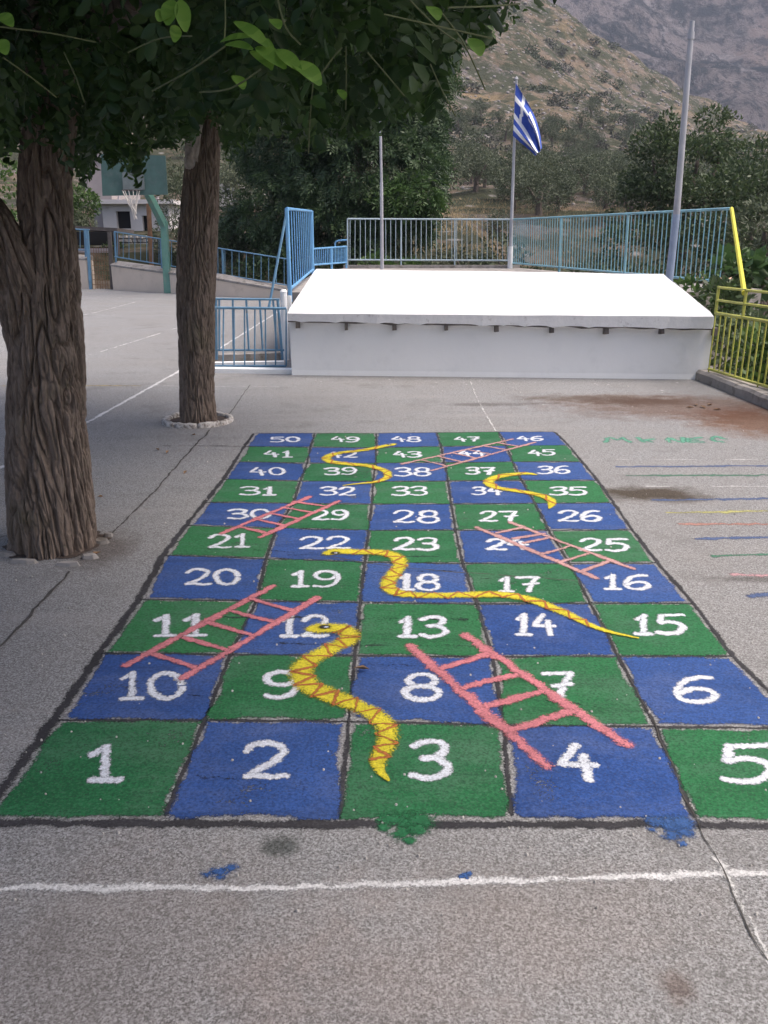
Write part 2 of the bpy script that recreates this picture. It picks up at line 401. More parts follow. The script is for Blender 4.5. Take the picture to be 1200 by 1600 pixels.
# ------------------------------------------------------------------ terrain
def lerp_table(x, xs, ys): return float(np.interp(x, xs, ys))
def crest_py(px): return lerp_table(px, [-900, 0, 300, 600, 700, 800, 870, 930, 1000, 1075, 1130, 1200, 1400, 2200], [-140, -140, -140, -95, -62, -15, 28, 68, 118, 165, 188, 208, 240, 300])
def hill_z(X, Y):
    if Y > 30:
        px = 600 + X / Y * F * 1.06
        base = lerp_table(Y, [30, 36, 45, 70, 110, 160, 220, 300], [398, 366, 334, 300, 252, 190, 105, 0])
        k = (334 - base) / 334.0 if base < 334 else 0
        py = base if base >= 334 else 334 + (crest_py(px) - 334) * k
        if px > 1080: py += (px - 1080) * .12 * (1 - k)
        z = H + min(Y, 300) * tanel(py)
        if Y > 300: z -= (Y - 300) * .55
        a = min(1, (Y - 30) / 60.0)
        z += a * (noise.fractal(Vector((X * .03, Y * .03, 1.3)), .9, 2.1, 6) * 1.6 * (1 + Y / 160.0) + (noise.noise(Vector((X * .35, Y * .35, 4))) * .5))
    else:
        z = -0.35
    # the valley side beyond the railing
    if X > 3.9:
        t = min(1, (X - 3.9) / 3.0); d = -3.0
        k = max(0, min(1, (Y - 30) / 22.0))
        z = z * (1 - t * (1 - k)) + d * t * (1 - k)
    elif 22 < Y <= 30 and X > -1.6:
        z = .45 + noise.noise(Vector((X * .7, Y * .7, 0))) * .12
    elif Y <= 30 and Y > 28.6: z = .2
    return z

def grid_mesh(name, xs, ys, fn, mat, **kw):
    V = np.array([(x, y, fn(x, y)) for y in ys for x in xs]); nx = len(xs); ny = len(ys)
    i = np.arange(nx * ny).reshape(ny, nx)
    Q = np.stack([i[:-1, :-1], i[:-1, 1:], i[1:, 1:], i[1:, :-1]], -1).reshape(-1, 4)
    return np_mesh(name, V, Q, mat, smooth=True, **kw)

hx = np.concatenate([np.linspace(-420, -90, 34), np.linspace(-86, -32, 28), np.linspace(-30, 60, 136), np.linspace(61, 220, 108), np.linspace(226, 420, 20)])
hy = np.concatenate([np.linspace(-60, 20, 14), np.linspace(21, 60, 66), np.linspace(61, 150, 100), np.linspace(151.5, 330, 120), np.linspace(336, 520, 20)])
hill = grid_mesh('hillside', hx, hy, hill_z, M['hill'])
tag(hill, 'dry brown rocky hillside rising behind the schoolyard', 'hillside', kind='structure')

def mtn_z(X, Y):
    t = max(0, (Y - 480) / 900.0)
    py = 330 - 760 * (t ** .9)
    z = H + Y * tanel(max(py, -420)) - 8
    rg = noise.ridged_multi_fractal(Vector((X * .0035 + 3, Y * .0022, .5)), .9, 2.1, 7, 1.0, 2.0)
    z += (rg - 1.0) * 42 * min(1, t * 4 + .1)
    z += noise.fractal(Vector((X * .02, Y * .02, 2)), .8, 2.2, 5) * 9
    return z
mtn = grid_mesh('far_mountain', np.linspace(-900, 1300, 230), np.linspace(480, 1400, 150), mtn_z, M['mountain'])
tag(mtn, 'distant bluish grey mountain filling the sky behind the hill', 'mountain', kind='structure')

# yard: one paved sheet at z = 0, its edge along the kerb on the valley side, thickness below
kerbA, kerbB = G(1088, 594), G(1205, 642)
kd = (kerbA - kerbB); kdir = kd.normalized()
kfar = kerbA + kdir * .35; knear = kerbB - kdir * 14
yard_pts = [(-34, -7), (knear.x + .02, -7), (kerbB.x, kerbB.y), (kfar.x, kfar.y), (4.0, 11.7), (-1.2, 23.5), (-3, 24.2), (-11, 29.2), (-34, 41)]
mb = MB(); mb.add([(x, y, 0) for x, y in yard_pts] + [(x, y, -.3) for x, y in yard_pts],
                  [tuple(range(9))] + [(i, 9 + i, 9 + (i + 1) % 9, (i + 1) % 9) for i in range(9)])
tag(mb.build('ground', M['asphalt']), 'speckled grey asphalt of the schoolyard', 'ground', kind='structure')

# ------------------------------------------------------------------ paint helpers (flat marks on the ground)
def spline(pts, n=10, closed=False):
    pts = [Vector(p) for p in pts]; out = []
    m = len(pts); k = m if closed else m - 1
    for i in range(k):
        if closed: a, b, c, d = pts[i-1], pts[i], pts[(i+1) % m], pts[(i+2) % m]
        else: a, b, c, d = pts[max(i-1, 0)], pts[i], pts[i+1], pts[min(i+2, m-1)]
        for j in range(n):
            t = j / n
            out.append(.5 * ((2*b) + (c-a)*t + (2*a-5*b+4*c-d)*t*t + (3*b-a-3*c+d)*t**3))
    out.append(pts[0].copy() if closed else pts[-1].copy()); return out
def resample(pts, step):
    out = [pts[0]]; 
    for a, b in zip(pts, pts[1:]):
        L = (b - a).length; n = max(1, int(L / step))
        for i in range(1, n + 1): out.append(a.lerp(b, i / n))
    return out
def ribbon(mb, pts, width, z, jit=.12, step=.02, cap=True, zramp=0.0, seed=0, m=0):
    """strip of paint along ground points; width a number or a function of 0..1"""
    pts = resample([Vector((p[0], p[1], 0)) for p in pts], step)
    n = len(pts)
    if n < 2: return
    L = []; Rr = []
    for i, p in enumerate(pts):
        d = pts[min(i+1, n-1)] - pts[max(i-1, 0)]
        if d.length < 1e-9: d = Vector((1, 0, 0))
        d.normalize(); s = Vector((-d.y, d.x, 0)); t = i / (n - 1)
        wv = (width(t) if callable(width) else width) / 2
        zz = z + zramp * t
        a = 1 + jit * noise.noise(Vector((p.x * 45 + seed, p.y * 45, 1))) * 1.6 + jit * noise.noise(Vector((p.x * 12, p.y * 12 + seed, 5)))
        b = 1 + jit * noise.noise(Vector((p.x * 45 + seed, p.y * 45, 9))) * 1.6 + jit * noise.noise(Vector((p.x * 12, p.y * 12 + seed, 15)))
        e = p.copy()
        L.append(Vector((e.x, e.y, zz)) + s * wv * a); Rr.append(Vector((e.x, e.y, zz)) - s * wv * b)
    vs = []; es = []; fs = []
    for i, (a, b) in enumerate(zip(L, Rr)):
        e = 1.0 if cap or 0 < i < n - 1 else .3
        vs += [a, (a + b) / 2, b]; es += [0.0, e, 0.0]
    for i in range(n - 1):
        k = 3 * i; fs += [(k + 1, k + 4, k + 3, k), (k + 2, k + 5, k + 4, k + 1)]
    if cap:
        for (i, d) in ((0, (pts[0] - pts[1]).normalized()), (n - 1, (pts[-1] - pts[-2]).normalized())):
            wv = (L[i] - Rr[i]).length / 2; s = Vector((-d.y, d.x, 0)); idx = []; zz = L[i].z
            for ang in (-50, 0, 50):
                q = pts[i] + d * math.cos(math.radians(ang)) * wv * .9 + s * math.sin(math.radians(ang)) * wv
                vs.append(Vector((q.x, q.y, zz))); es.append(0.0); idx.append(len(vs) - 1)
            l, c_, r = 3 * i, 3 * i + 1, 3 * i + 2
            ring_ = ([l] + idx + [r]) if i == 0 else ([r] + idx + [l])
            for u_, v_ in zip(ring_, ring_[1:]): fs.append((c_, u_, v_))
    mb.add(vs, fs, m, es)
def blob(mb, cx, cy, rx, ry, z, rough=.35, n=40, seed=0, freq=2.0):
    vs = []
    for i in range(n):
        a = 2 * math.pi * i / n
        k = 1 + rough * (noise.noise(Vector((math.cos(a) * freq, math.sin(a) * freq, seed))) + .6 * noise.noise(Vector((math.cos(a) * freq * 3, math.sin(a) * freq * 3, seed + 4))))
        vs.append((cx + rx * k * math.cos(a), cy + ry * k * math.sin(a), z))
    mb.add(vs + [(cx, cy, z)], [(i, (i + 1) % n, n) for i in range(n)], 0, [0.0] * n + [1.0])

Z1, Z2, Z3, Z4, Z5, Z6 = .0012, .0024, .0034, .0044, .0056, .0064

# ------------------------------------------------------------------ the painted board
ROWS = [
 [(-22,1280),(257,1280),(530,1282),(799,1281),(1087,1283),(1372,1285)],
 [(95,1126),(320,1126),(545,1127),(787,1134),(1024,1136),(1254,1138)],
 [(165,1021),(360,1023),(555,1025),(770,1027),(966,1026),(1142,1026)],
 [(225,937),(401,939),(563,942),(745,944),(922,943),(1081,943)],
 [(262,868),(416,873),(570,879),(723,881),(890,881),(1025,880)],
 [(296,821),(432,826),(576,829),(712,829),(857,829),(985,828)],
 [(326,785),(458,787),(581,788),(705,788),(836,787),(957,786)],
 [(354,749),(469,752),(583,753),(700,752),(815,751),(932,751)],
 [(371,722),(480,724),(587,724),(694,723),(801,722),(908,722)],
 [(386,698),(485,699),(588,700),(689,698),(791,697),(887,696)],
 [(401,677),(492,677),(588,677),(682,676),(779,675),(866,675)]]
NUM = {50:(445,687,50,11),49:(540,687,48,11),48:(634,687,50,11),47:(729,687,44,10),46:(828,686,44,10),
 41:(434,710,48,13),42:(535,711,48,12),43:(636,711,48,12),44:(738,709,45,12),45:(846,708,46,12),
 40:(418,737,58,15),39:(532,737,54,14),38:(644,738,60,16),37:(750,736,48,14),36:(865,735,54,15),
 31:(402,768,60,16),32:(528,768,60,16),33:(640,768,60,17),34:(760,768,50,15),35:(887,768,62,16),
 30:(390,804,72,18),29:(515,805,60,18),28:(650,808,76,22),27:(778,807,62,19),26:(905,807,72,20),
 21:(358,846,66,24),22:(507,849,84,22),23:(650,851,74,22),24:(792,851,70,20),25:(942,852,80,22),
 20:(332,902,90,28),19:(493,906,78,28),18:(655,911,68,28),17:(810,914,66,26),16:(980,911,76,26),
 11:(280,979,88,36),12:(475,980,80,36),13:(660,981,82,34),14:(837,977,70,36),15:(1030,977,84,34),
 10:(237,1073,108,46),9:(440,1071,62,44),8:(660,1075,64,44),7:(871,1072,52,44),6:(1086,1078,74,44),
 1:(163,1195,58,58),2:(415,1190,76,58),3:(672,1189,68,62),4:(902,1193,68,58),5:(1166,1194,86,62)}
ell = lambda cx, cy, rx, ry, k=12: [(cx + rx * math.cos(2*math.pi*i/k), cy + ry * math.sin(2*math.pi*i/k)) for i in range(k)]
DIG = {   # strokes in a unit box, y down; 'c' closed, 's' smooth, 'l' straight lines
 '0': [('c', ell(.5, .5, .46, .46))],
 '1': [('l', [(.12,.24),(.58,.03)]), ('l', [(.58,.0),(.53,.97)]), ('l', [(.08,.97),(1.0,.96)])],
 '2': [('s', [(.07,.24),(.25,.06),(.55,.01),(.85,.10),(.90,.28),(.70,.52),(.35,.76),(.06,.95)]), ('s', [(.06,.95),(.35,.92),(.65,.98),(1.0,.94)])],
 '3': [('s', [(.06,.14),(.30,.03),(.62,.01),(.88,.10),(.86,.30),(.62,.43),(.32,.46)]), ('s', [(.32,.46),(.68,.47),(.95,.62),(.94,.82),(.66,.97),(.32,.98),(.02,.90)])],
 '4': [('l', [(.46,.02),(.03,.56),(.98,.57)]), ('l', [(.66,.32),(.80,1.0)])],
 '5': [('l', [(.95,.03),(.14,.05)]), ('l', [(.14,.05),(.11,.44)]), ('s', [(.11,.44),(.45,.37),(.82,.46),(.98,.66),(.82,.90),(.42,.99),(.04,.92)])],
 '6': [('s', [(.88,.06),(.55,.05),(.22,.22),(.05,.55),(.12,.84),(.48,.98),(.85,.90),(.97,.70),(.78,.52),(.42,.50),(.08,.66)])],
 '7': [('l', [(.02,.06),(.98,.04)]), ('s', [(.98,.04),(.80,.36),(.66,.70),(.60,1.0)]), ('l', [(.36,.54),(1.0,.46)])],
 '8': [('c', ell(.5, .25, .38, .24)), ('c', ell(.5, .73, .47, .26))],
 '9': [('s', [(.95,.22),(.70,.03),(.32,.03),(.08,.20),(.16,.42),(.48,.52),(.82,.42),(.95,.22),(.96,.52),(.76,.84),(.42,.98),(.04,.92)])]}

bc = G(600, 880)
board = thing('game_board', 'snakes and ladders game of fifty numbered squares painted on the asphalt', 'painted game', bc)
Gv = [[G(*p) for p in row] for row in ROWS]
# black underlay that shows as the grid lines and the border
mb = MB()
for i in range(11):
    g = [Gv[i][0] + Vector((-.03, 0, 0))] + Gv[i][1:5] + [Gv[i][5] + Vector((.015, 0, 0))]
    if i == 0: g = [p + Vector((0, -.018, 0)) for p in g]
    ribbon(mb, g, .055 if i == 0 else .032, Z1, .3, .03, False, seed=i)
for j in range(6):
    g = [Gv[i][j] + Vector((-.022 if j == 0 else .008 if j == 5 else 0, 0, 0)) for i in range(11)]
    ribbon(mb, g, (lambda t: .07 - .03 * t) if j == 0 else .038 if j == 5 else .032, Z1 + .0004, .3, .03, False, seed=20 + j)
mb.build('border', M['black'], board)

def cell_poly(mb, q, gap, seed):
    """hand-painted square with a jittered outline, thinning over its last centimetres"""
    c = sum(q, Vector()) / 4; rings = []
    for inset in (gap, gap + .028):
        ins = [p + (c - p).normalized() * inset * 1.41 for p in q]; vs = []
        for i in range(4):
            a, b = ins[i], ins[(i + 1) % 4]; n = 26
            d = (b - a).normalized(); s = Vector((-d.y, d.x, 0))
            for k in range(n):
                p = a.lerp(b, k / n); e = noise.noise(Vector((p.x * 4, p.y * 4, seed))) * .010 + noise.noise(Vector((p.x * 22, p.y * 22, seed))) * .006
                if k == 0: e = 0
                vs.append(Vector((p.x, p.y, Z2)) + s * e)
        rings.append(vs)
    m = len(rings[0])
    mb.add(rings[0] + rings[1], [(i, (i + 1) % m, m + (i + 1) % m, m + i) for i in range(m)] + [tuple(range(m, 2 * m))], 0, [0.0] * m + [1.0] * m)
for r in range(10):
    for k in range(5):
        num = r * 5 + k + 1 if r % 2 == 0 else r * 5 + 5 - k
        green = (r + k) % 2 == 0
        q = [Gv[r][k], Gv[r][k+1], Gv[r+1][k+1], Gv[r+1][k]]
        mb = MB(); cell_poly(mb, q, .001, num)
        sq = mb.build('square', M['green' if green else 'blue'], board)
        sq['label'] = ('green' if green else 'blue') + ' painted square with the number %d' % num
        cx, cy, wd, ht = NUM[num]
        s = str(num); mb = MB()
        zc = G(cx, cy).y
        sw = .051 if zc < 3.2 else .050 if zc < 4.5 else .048
        marg = 4.5 if zc < 3.2 else 3
        x0, x1, y0, y1 = cx - wd/2 + marg, cx + wd/2 - marg, cy - ht/2 + 1.5, cy + ht/2 - 1.5
        ws = [.62 if ch == '1' else 1.0 for ch in s]; gapw = .22
        tot = sum(ws) + gapw * (len(s) - 1); x = 0
        for ci, ch in enumerate(s):
            dx0 = x0 + (x1 - x0) * x / tot; dx1 = x0 + (x1 - x0) * (x + ws[ci]) / tot; x += ws[ci] + gapw
            jx = random.uniform(-.8, .8); jy = random.uniform(-.5, .5)
            for si, (typ, pts) in enumerate(DIG[ch]):
                g = [G(dx0 + (dx1 - dx0) * a + jx, y0 + (y1 - y0) * b + jy) for a, b in pts]
                g = spline(g, 7, typ == 'c') if typ in 'cs' else g
                ribbon(mb, g, sw * random.uniform(.9, 1.1), Z3 + .00025 * si + .0004 * (ci % 2), .16, .012, typ != 'c', zramp=.0001, seed=num + si)
        mb.build('number', M['white'], sq)

def painted_ladder(r1, r2, rungs, wr, wg, mat, label, z=Z5):
    wr *= 1.4; wg *= 1.4
    mb = MB()
    a = mb; first = None
    root = None
    m1 = MB(); ribbon(m1, [G(*r1[0]), G(*r1[1])], wr, z, .2, .02, True, seed=3)
    root = m1.build('ladder', mat, board); root['label'] = label
    m2 = MB(); ribbon(m2, [G(*r2[0]), G(*r2[1])], wr, z + .0003, .2, .02, True, seed=8); m2.build('rail', mat, root)
    for p, q in rungs:
        m3 = MB(); ribbon(m3, [G(*p), G(*q)], wg, z + .0006, .2, .02, True, seed=p[0]); m3.build('rung', mat, root)
painted_ladder(((197,1041),(427,917)), ((285,1062),(496,936)), [((240,1024),(304,1044)),((288,998),(355,1018)),((325,974),(394,994)),((360,956),(427,973)),((392,937),(457,956))], .046, .034, M['pink'], 'pink painted ladder from square 10 up to square 19')
painted_ladder(((640,1010),(855,1200)), ((727,994),(980,1167)), [((690,1046),(762,1024)),((723,1076),(806,1056)),((762,1105),(846,1083)),((800,1143),(893,1114))], .056, .042, M['pink'], 'large pink painted ladder from square 4 up to square 13')
painted_ladder(((346,835),(484,777)), ((406,841),(530,784)), [((373,824),(420,835)),((398,812),(443,822)),((421,803),(467,812)),((441,794),(489,802)),((460,785),(507,792))], .044, .034, M['pink'], 'pink painted ladder from square 21 up to square 32')
painted_ladder(((745,825),(932,905)), ((796,817),(989,890)), [((776,834),(819,825)),((802,843),(852,835)),((818,850),(859,841)),((846,868),(890,855)),((874,880),(918,867)),((906,895),(950,879))], .046, .036, M['pinkpale'], 'pale pink painted ladder from square 16 up to square 27')
painted_ladder(((675,736),(836,692)), ((628,726),(801,687)), [((660,720),(697,729)),((684,714),(722,723)),((708,709),(745,717)),((732,704),(770,711)),((757,698),(793,704)),((778,693),(814,699))], .042, .034, M['pinkpale'], 'far pale pink painted ladder from square 38 up to square 46')

def painted_snake(pts, width, label, eye, zig=True, amp=.36, nz=14, zz=Z5 + .0014):
    w0_ = width; width = lambda t: w0_(t) * 1.30
    g = resample(spline([G(*p) for p in pts], 10), .015)
    mb = MB(); ribbon(mb, g, width, zz, .06, .015, True, seed=2)
    s = mb.build('snake', M['yellow'], board); s['label'] = label
    if zig:
        n = len(g); zp = []
        for i in range(nz + 1):
            t = .10 + .78 * i / nz; k = min(n - 2, max(1, int(t * (n - 1)))); p = g[k]; d = (g[k+1] - g[k-1]).normalized()
            zp.append(p + Vector((-d.y, d.x, 0)) * (width(t) * amp) * (1 if i % 2 else -1))
        mb = MB(); ribbon(mb, zp, lambda t: .027, zz + .0009, .3, .01, True, seed=5); mb.build('zigzag', M['orange'], s)
    if eye:
        p = G(*eye[0]); mb = MB(); blob(mb, p.x, p.y, eye[1], eye[2], zz + .0012, .1, 20); e = mb.build('eye', M['eyeblack'], s)
        mb = MB(); blob(mb, p.x + eye[1]*.1, p.y - eye[2]*.1, eye[1]*.42, eye[2]*.4, zz + .0018, .1, 14); mb.build('eye_glint', M['white'], s)
head = lambda h, b, tail=.72, ht=.10: (lambda t: (h * (.55 + .45 * min(1, t / .04)) if t < ht else b) if t < tail else b * max(.12, 1 - (t - tail) / (1 - tail) * .9))
painted_snake([(486,985),(505,983),(530,984),(545,992),(541,1004),(520,1014),(490,1030),(473,1048),(476,1066),(492,1080),(520,1091),(550,1102),(580,1116),(601,1136),(605,1158),(597,1178),(591,1194),(595,1208),(607,1222)],
              lambda t: np.interp(t, [0, .035, .1, .2, .45, .75, .9, 1], [.065, .105, .105, .095, .10, .085, .05, .014]), 'big yellow painted snake with its head on square 12 and tail on square 3', ((508,982), .042, .030), nz=26)
painted_snake([(512,866),(530,863),(560,864),(595,865),(618,872),(625,886),(614,900),(606,914),(616,926),(645,931),(690,932),(735,931),(785,931),(825,938),(865,952),(900,968),(930,982),(960,991),(997,999)],
              lambda t: np.interp(t, [0, .03, .08, .3, .6, .8, .9, 1], [.075, .105, .09, .085, .075, .065, .035, .012]), 'long yellow painted snake from square 22 down to square 15', ((524,866), .04, .032), nz=30)
painted_snake([(616,695),(600,698),(570,704),(530,709),(512,715),(515,722),(545,726),(580,730),(603,738),(605,747),(588,754),(560,757),(536,760)],
              lambda t: np.interp(t, [0, .04, .1, .3, .65, .8, 1], [.05, .075, .07, .085, .08, .055, .012]), 'yellow painted snake from square 48 down to square 32', ((608,696), .03, .026), nz=18)
painted_snake([(838,743),(822,741),(795,743),(772,748),(764,755),(775,763),(805,768),(840,774),(860,782),(862,790),(858,796)],
              lambda t: np.interp(t, [0, .06, .15, .4, .75, .9, 1], [.02, .06, .075, .085, .07, .05, .014]), 'small yellow painted snake from square 36 down to square 35', None, nz=11)
for k, (x0, y0, x1, y1, wd) in enumerate(((330, 966, 745, 970, .05), (350, 1008, 620, 1011, .035), (395, 985, 560, 984, .03), (640, 1011, 745, 1012, .03), (300, 858, 470, 864, .03), (440, 868, 720, 872, .025),
        (560, 897, 720, 893, .03), (745, 905, 880, 908, .025), (830, 1095, 960, 1110, .03), (300, 1215, 480, 1235, .03), (560, 1040, 690, 1045, .025), (150, 1080, 320, 1090, .03), (600, 786, 700, 789, .02))):
    mb = MB(); g0, g1 = G(x0, y0), G(x1, y1); g2 = (g0 + g1) / 2 + Vector((0, .012, 0))
    ribbon(mb, spline([g0, g2, g1], 8), wd * 1.6, Z3 + .0003, .5, .03, False, seed=k); mb.build('scuff', M['scuff'], board)
for (px, py, rx, ry, c, lab) in ((637, 1290, .105, .085, 'green', 'green paint spilled over the lower edge of the board'), (1052, 1294, .10, .085, 'blue', 'blue paint spilled over the lower edge of the board')):
    g = G(px, py); mb = MB()
    for k, (ox, oy, sc_) in enumerate(((0, .1, .8), (-.45, .25, .55), (.4, .2, .6), (-.15, -.35, .5), (.25, -.25, .42), (-.62, -.1, .3), (.05, -.75, .26))):
        blob(mb, g.x + ox * rx, g.y + oy * ry, rx * sc_, ry * sc_, Z2 + .0005 + .0001 * k, .22, 30, px + k, .8)
    o = mb.build('paint_spill', M['splash_green' if c == 'green' else 'splash'], board); o['label'] = lab
for (px, py, rx, ry) in ((343, 1362, .075, .05), (727, 1368, .03, .025)):
    g = G(px, py); mb = MB()
    for k, (ox, oy, sc_) in enumerate(((0, 0, .75), (-.4, -.2, .5), (.35, .25, .5), (.1, -.45, .35))):
        blob(mb, g.x + ox * rx, g.y + oy * ry, rx * sc_, ry * sc_, Z1 + .0006 + .0001 * k, .2, 30, px + k, .8)
    o = tag(mb.build('paint_splash', M['splash']), 'larger blue paint splash by the white foreground line' if px < 500 else 'tiny blue paint spot just above the white foreground line', 'paint splash')

# ------------------------------------------------------------------ other ground markings
def ground_line(name, pix, width, mat, z=Z1, jit=.3, label=None, kind='structure'):
    mb = MB(); ribbon(mb, spline([G(*p) for p in pix], 6), width, z, jit, .03, False, seed=pix[0][0])
    return tag(mb.build(name, mat), label, 'ground marking', kind=kind)
ground_line('court_line', [(-60,1393),(0,1390),(200,1387),(420,1388),(640,1381),(800,1377),(1000,1369),(1250,1364)], .054, M['line'], .0016, .35, 'worn white line across the asphalt in the foreground')
ground_line('court_line', [(-60,762),(0,732),(140,658),(278,581),(345,543),(445,481),(500,449)], .11, M['line'], .0016, .2, 'broad white court line running from the front tree to the railing')
ground_line('court_line', [(-200,604),(60,603),(225,603)], .10, M['court_yellow'], .0026, .35, 'faded yellow court line between the two trees')
ground_line('court_line', [(225,603),(330,604),(470,605)], .06, M['line_faint'], .0026, .3, 'thin white court line behind the second tree')
ground_line('court_line', [(60,572),(135,556),(205,535),(278,512),(330,497)], .11, M['line_faint'], .0026, .35, 'faint white diagonal line on the far court')
ground_line('court_line', [(80,503),(150,488),(215,471)], .13, M['line_faint'], .0026, .35, 'faint white line near the basketball post')
ground_line('court_line', [(60,463),(160,464),(300,470)], .13, M['line_faint'], .0016, .35, 'faint white baseline below the backboard')
ground_line('court_line', [(735,596),(748,628),(775,674)], .035, M['line_faint'], .0026, .5, 'thin white chalk line along the joint beyond the board')
ground_line('court_line', [(1118,1335),(1150,1405),(1172,1450),(1215,1530)], .05, M['line_faint'], .0026, .6, 'white paint trickled along the crack in the foreground')

def crack(pix, width, label, z=.0030, jit=.9, wob=.012):
    g = resample(spline([G(*p) for p in pix], 6), .03)
    g = [p + Vector((noise.noise(p * 7) * wob + noise.noise(p * 25) * wob * .4, noise.noise(p * 7 + Vector((5, 5, 5))) * wob, 0)) for p in g]
    mb = MB(); ribbon(mb, g, width, z, jit, .02, False, seed=pix[0][1]); tag(mb.build('ground_crack', M['crack']), label, 'crack', kind='structure')
crack([(329,672),(290,712),(235,775),(170,838)], .012, 'dark joint in the asphalt from the second tree to the first')
crack([(110,893),(60,945),(25,985),(-60,1075)], .011, 'dark joint in the asphalt running on from the first tree')
crack([(390,602),(372,628),(350,660)], .008, 'thin crack behind the second tree')
crack([(250,697),(330,697),(400,698)], .008, 'thin crack left of the top of the board')
crack([(776,676),(801,722),(836,787),(890,881),(945,985),(985,1060),(1024,1136),(1087,1283),(1100,1312),(1128,1360),(1140,1385),(1160,1432),(1215,1530)], .0032, 'dark crack along the fifth column of the board', .0030)
crack([(500,868),(600,884),(690,893),(800,900),(900,908)], .007, 'hairline crack across the middle of the board', .0030)
crack([(-30,846),(40,835),(160,838)], .006, 'hairline crack beside the first tree')

strip = thing('painted_stripes', 'row of faded coloured stripes painted on the asphalt right of the board', 'ground markings', G(1080, 800))
for (px, py, py2, wd, mt, lab) in ((905,718,718,.016,'line_faint','thin white stripe'),(965,729.5,728,.024,'s_blue','far blue stripe'),(980,743,743,.032,'s_green','far green stripe'),(1010,760,760,.016,'line_faint','second white stripe'),
        (1020,782,779,.028,'s_blue','middle blue stripe'),(1042,801,799,.034,'s_yellow','yellow stripe'),(1062,819,819,.03,'s_red','faded red stripe'),(1088,842,840,.026,'s_blue','dark blue stripe'),
        (1115,869,866,.024,'s_green','near green stripe'),(1145,899,899,.04,'s_pink','faint pink stripe'),(1172,931,929,.03,'s_blue','nearest blue stripe')):
    mb = MB(); ribbon(mb, [G(px, py), G(1200, py2), G(1330, py2)], wd * 2.3, Z1, .4, .03, True, seed=py)
    mb.build('stripe', M[mt], strip)['label'] = lab
lets = thing('painted_letters', 'faded green capital letters painted on the asphalt beyond the stripes', 'writing', G(1050, 687))
for strokes in ([[(946,691),(953,684),(965,688),(972,684),(985,691)]], [[(997,684),(1006,691)],[(1022,686),(1004,688),(1020,691)]],
                [[(1046,691),(1044,684),(1066,691),(1068,684)]], [[(1095,684),(1074,685),(1074,691),(1098,691)],[(1074,688),(1090,688)]], [[(1135,686),(1118,682),(1112,686),(1120,690),(1130,691)]]):
    mb = MB()
    for i, s in enumerate(strokes): ribbon(mb, [G(*p) for p in s], .085, Z1 + .0004 * i, .4, .02, True, zramp=.0002, seed=i)
    mb.build('letter', M['letters'], lets)

# ------------------------------------------------------------------ trees: bark and foliage
def bark_mesh(name, path, radii, mat, parent, ns=220, nr=260, amp=.022, freq=15.0, stretch=.2, twist=.25, flare=0.0, seed=0):
    pp = spline(path, 14); n = len(pp); L = [0]
    for a, b in zip(pp, pp[1:]): L.append(L[-1] + (b - a).length)
    tot = L[-1]
    rr = np.interp(np.linspace(0, 1, n), np.linspace(0, 1, len(radii)), radii)
    V = []
    for j in range(nr):
        s = tot * j / (nr - 1); k = max(0, min(n - 2, int(np.searchsorted(L, s) - 1)))
        f = (s - L[k]) / max(1e-6, L[k+1] - L[k]); c = pp[k].lerp(pp[k+1], f); r = rr[k] + (rr[k+1] - rr[k]) * f
        d = (pp[k+1] - pp[k]).normalized(); u = Vector((1, 0, 0)); u = (u - d * u.dot(d)).normalized(); w_ = d.cross(u)
        fl = flare * math.exp(-s / .16)
        for i in range(ns):
            th = 2 * math.pi * i / ns; t2 = th + twist * s
            q = Vector((math.cos(t2) * r, math.sin(t2) * r, s * stretch))
            wq = q * freq
            wp = noise.noise_vector(q * freq * .45 + Vector((seed, 0, 0))) * .9
            a = 1 - min(1, abs(noise.noise(wq + wp * .9 + Vector((0, 0, seed)))) * 2.6); a = 1.25 - 1.9 * a ** 2.2
            b = 1 - min(1, abs(noise.noise(wq * 2.2 + wp * 1.4 + Vector((3, seed, 0)))) * 2.4); b = .6 - 1.2 * b ** 2
            lump = noise.noise(Vector((math.cos(th) * 1.1, math.sin(th) * 1.1, s * 1.6 + seed)))
            fine = noise.noise(Vector((q.x * 90, q.y * 90, s * 60)))
            e = amp * (a * .8 + b * .5 - .4) + r * .10 * lump + fine * amp * .14 + r * fl * (1 + .5 * math.sin(th * 5 + seed))
            V.append(c + (u * math.cos(th) + w_ * math.sin(th)) * (r + e))
    i = np.arange(nr * ns).reshape(nr, ns); i2 = np.roll(i, -1, 1)
    Q = np.stack([i[:-1], i2[:-1], i2[1:], i[1:]], -1).reshape(-1, 4)
    return np_mesh(name, V, Q, mat, parent, smooth=True)

def unit(a): return a / np.maximum(1e-9, np.linalg.norm(a, axis=-1, keepdims=True))
def sample_blobs(blobs, n, rng, shell=.5, gap=1.4, thr=-.25, keep=None):
    """points (and outward directions) through a set of ellipsoids, thinned into clumps"""
    B = np.array([[*b[0], *b[1]] for b in blobs], float)
    wts = (B[:, 3] * B[:, 4] * B[:, 5]) ** .75; wts /= wts.sum()
    k = 3 * n; j = rng.choice(len(B), k, p=wts)
    d = unit(rng.normal(size=(k, 3))); u = rng.random(k)
    r = np.where(rng.random(k) < shell, .80 + .25 * u, u ** (1/3))
    p = B[j, :3] + d * B[j, 3:] * r[:, None]
    ph = rng.random((6, 4)) * 6.28; g = np.zeros(k)
    for q in range(6):
        kv = rng.normal(size=3) * gap * (1 + .5 * q)
        g += np.sin(p @ kv + ph[q, 0]) / (1 + .3 * q)
    ok = g > thr
    if keep is not None: ok &= keep(p)
    p, d = p[ok][:n], d[ok][:n]
    return p, d
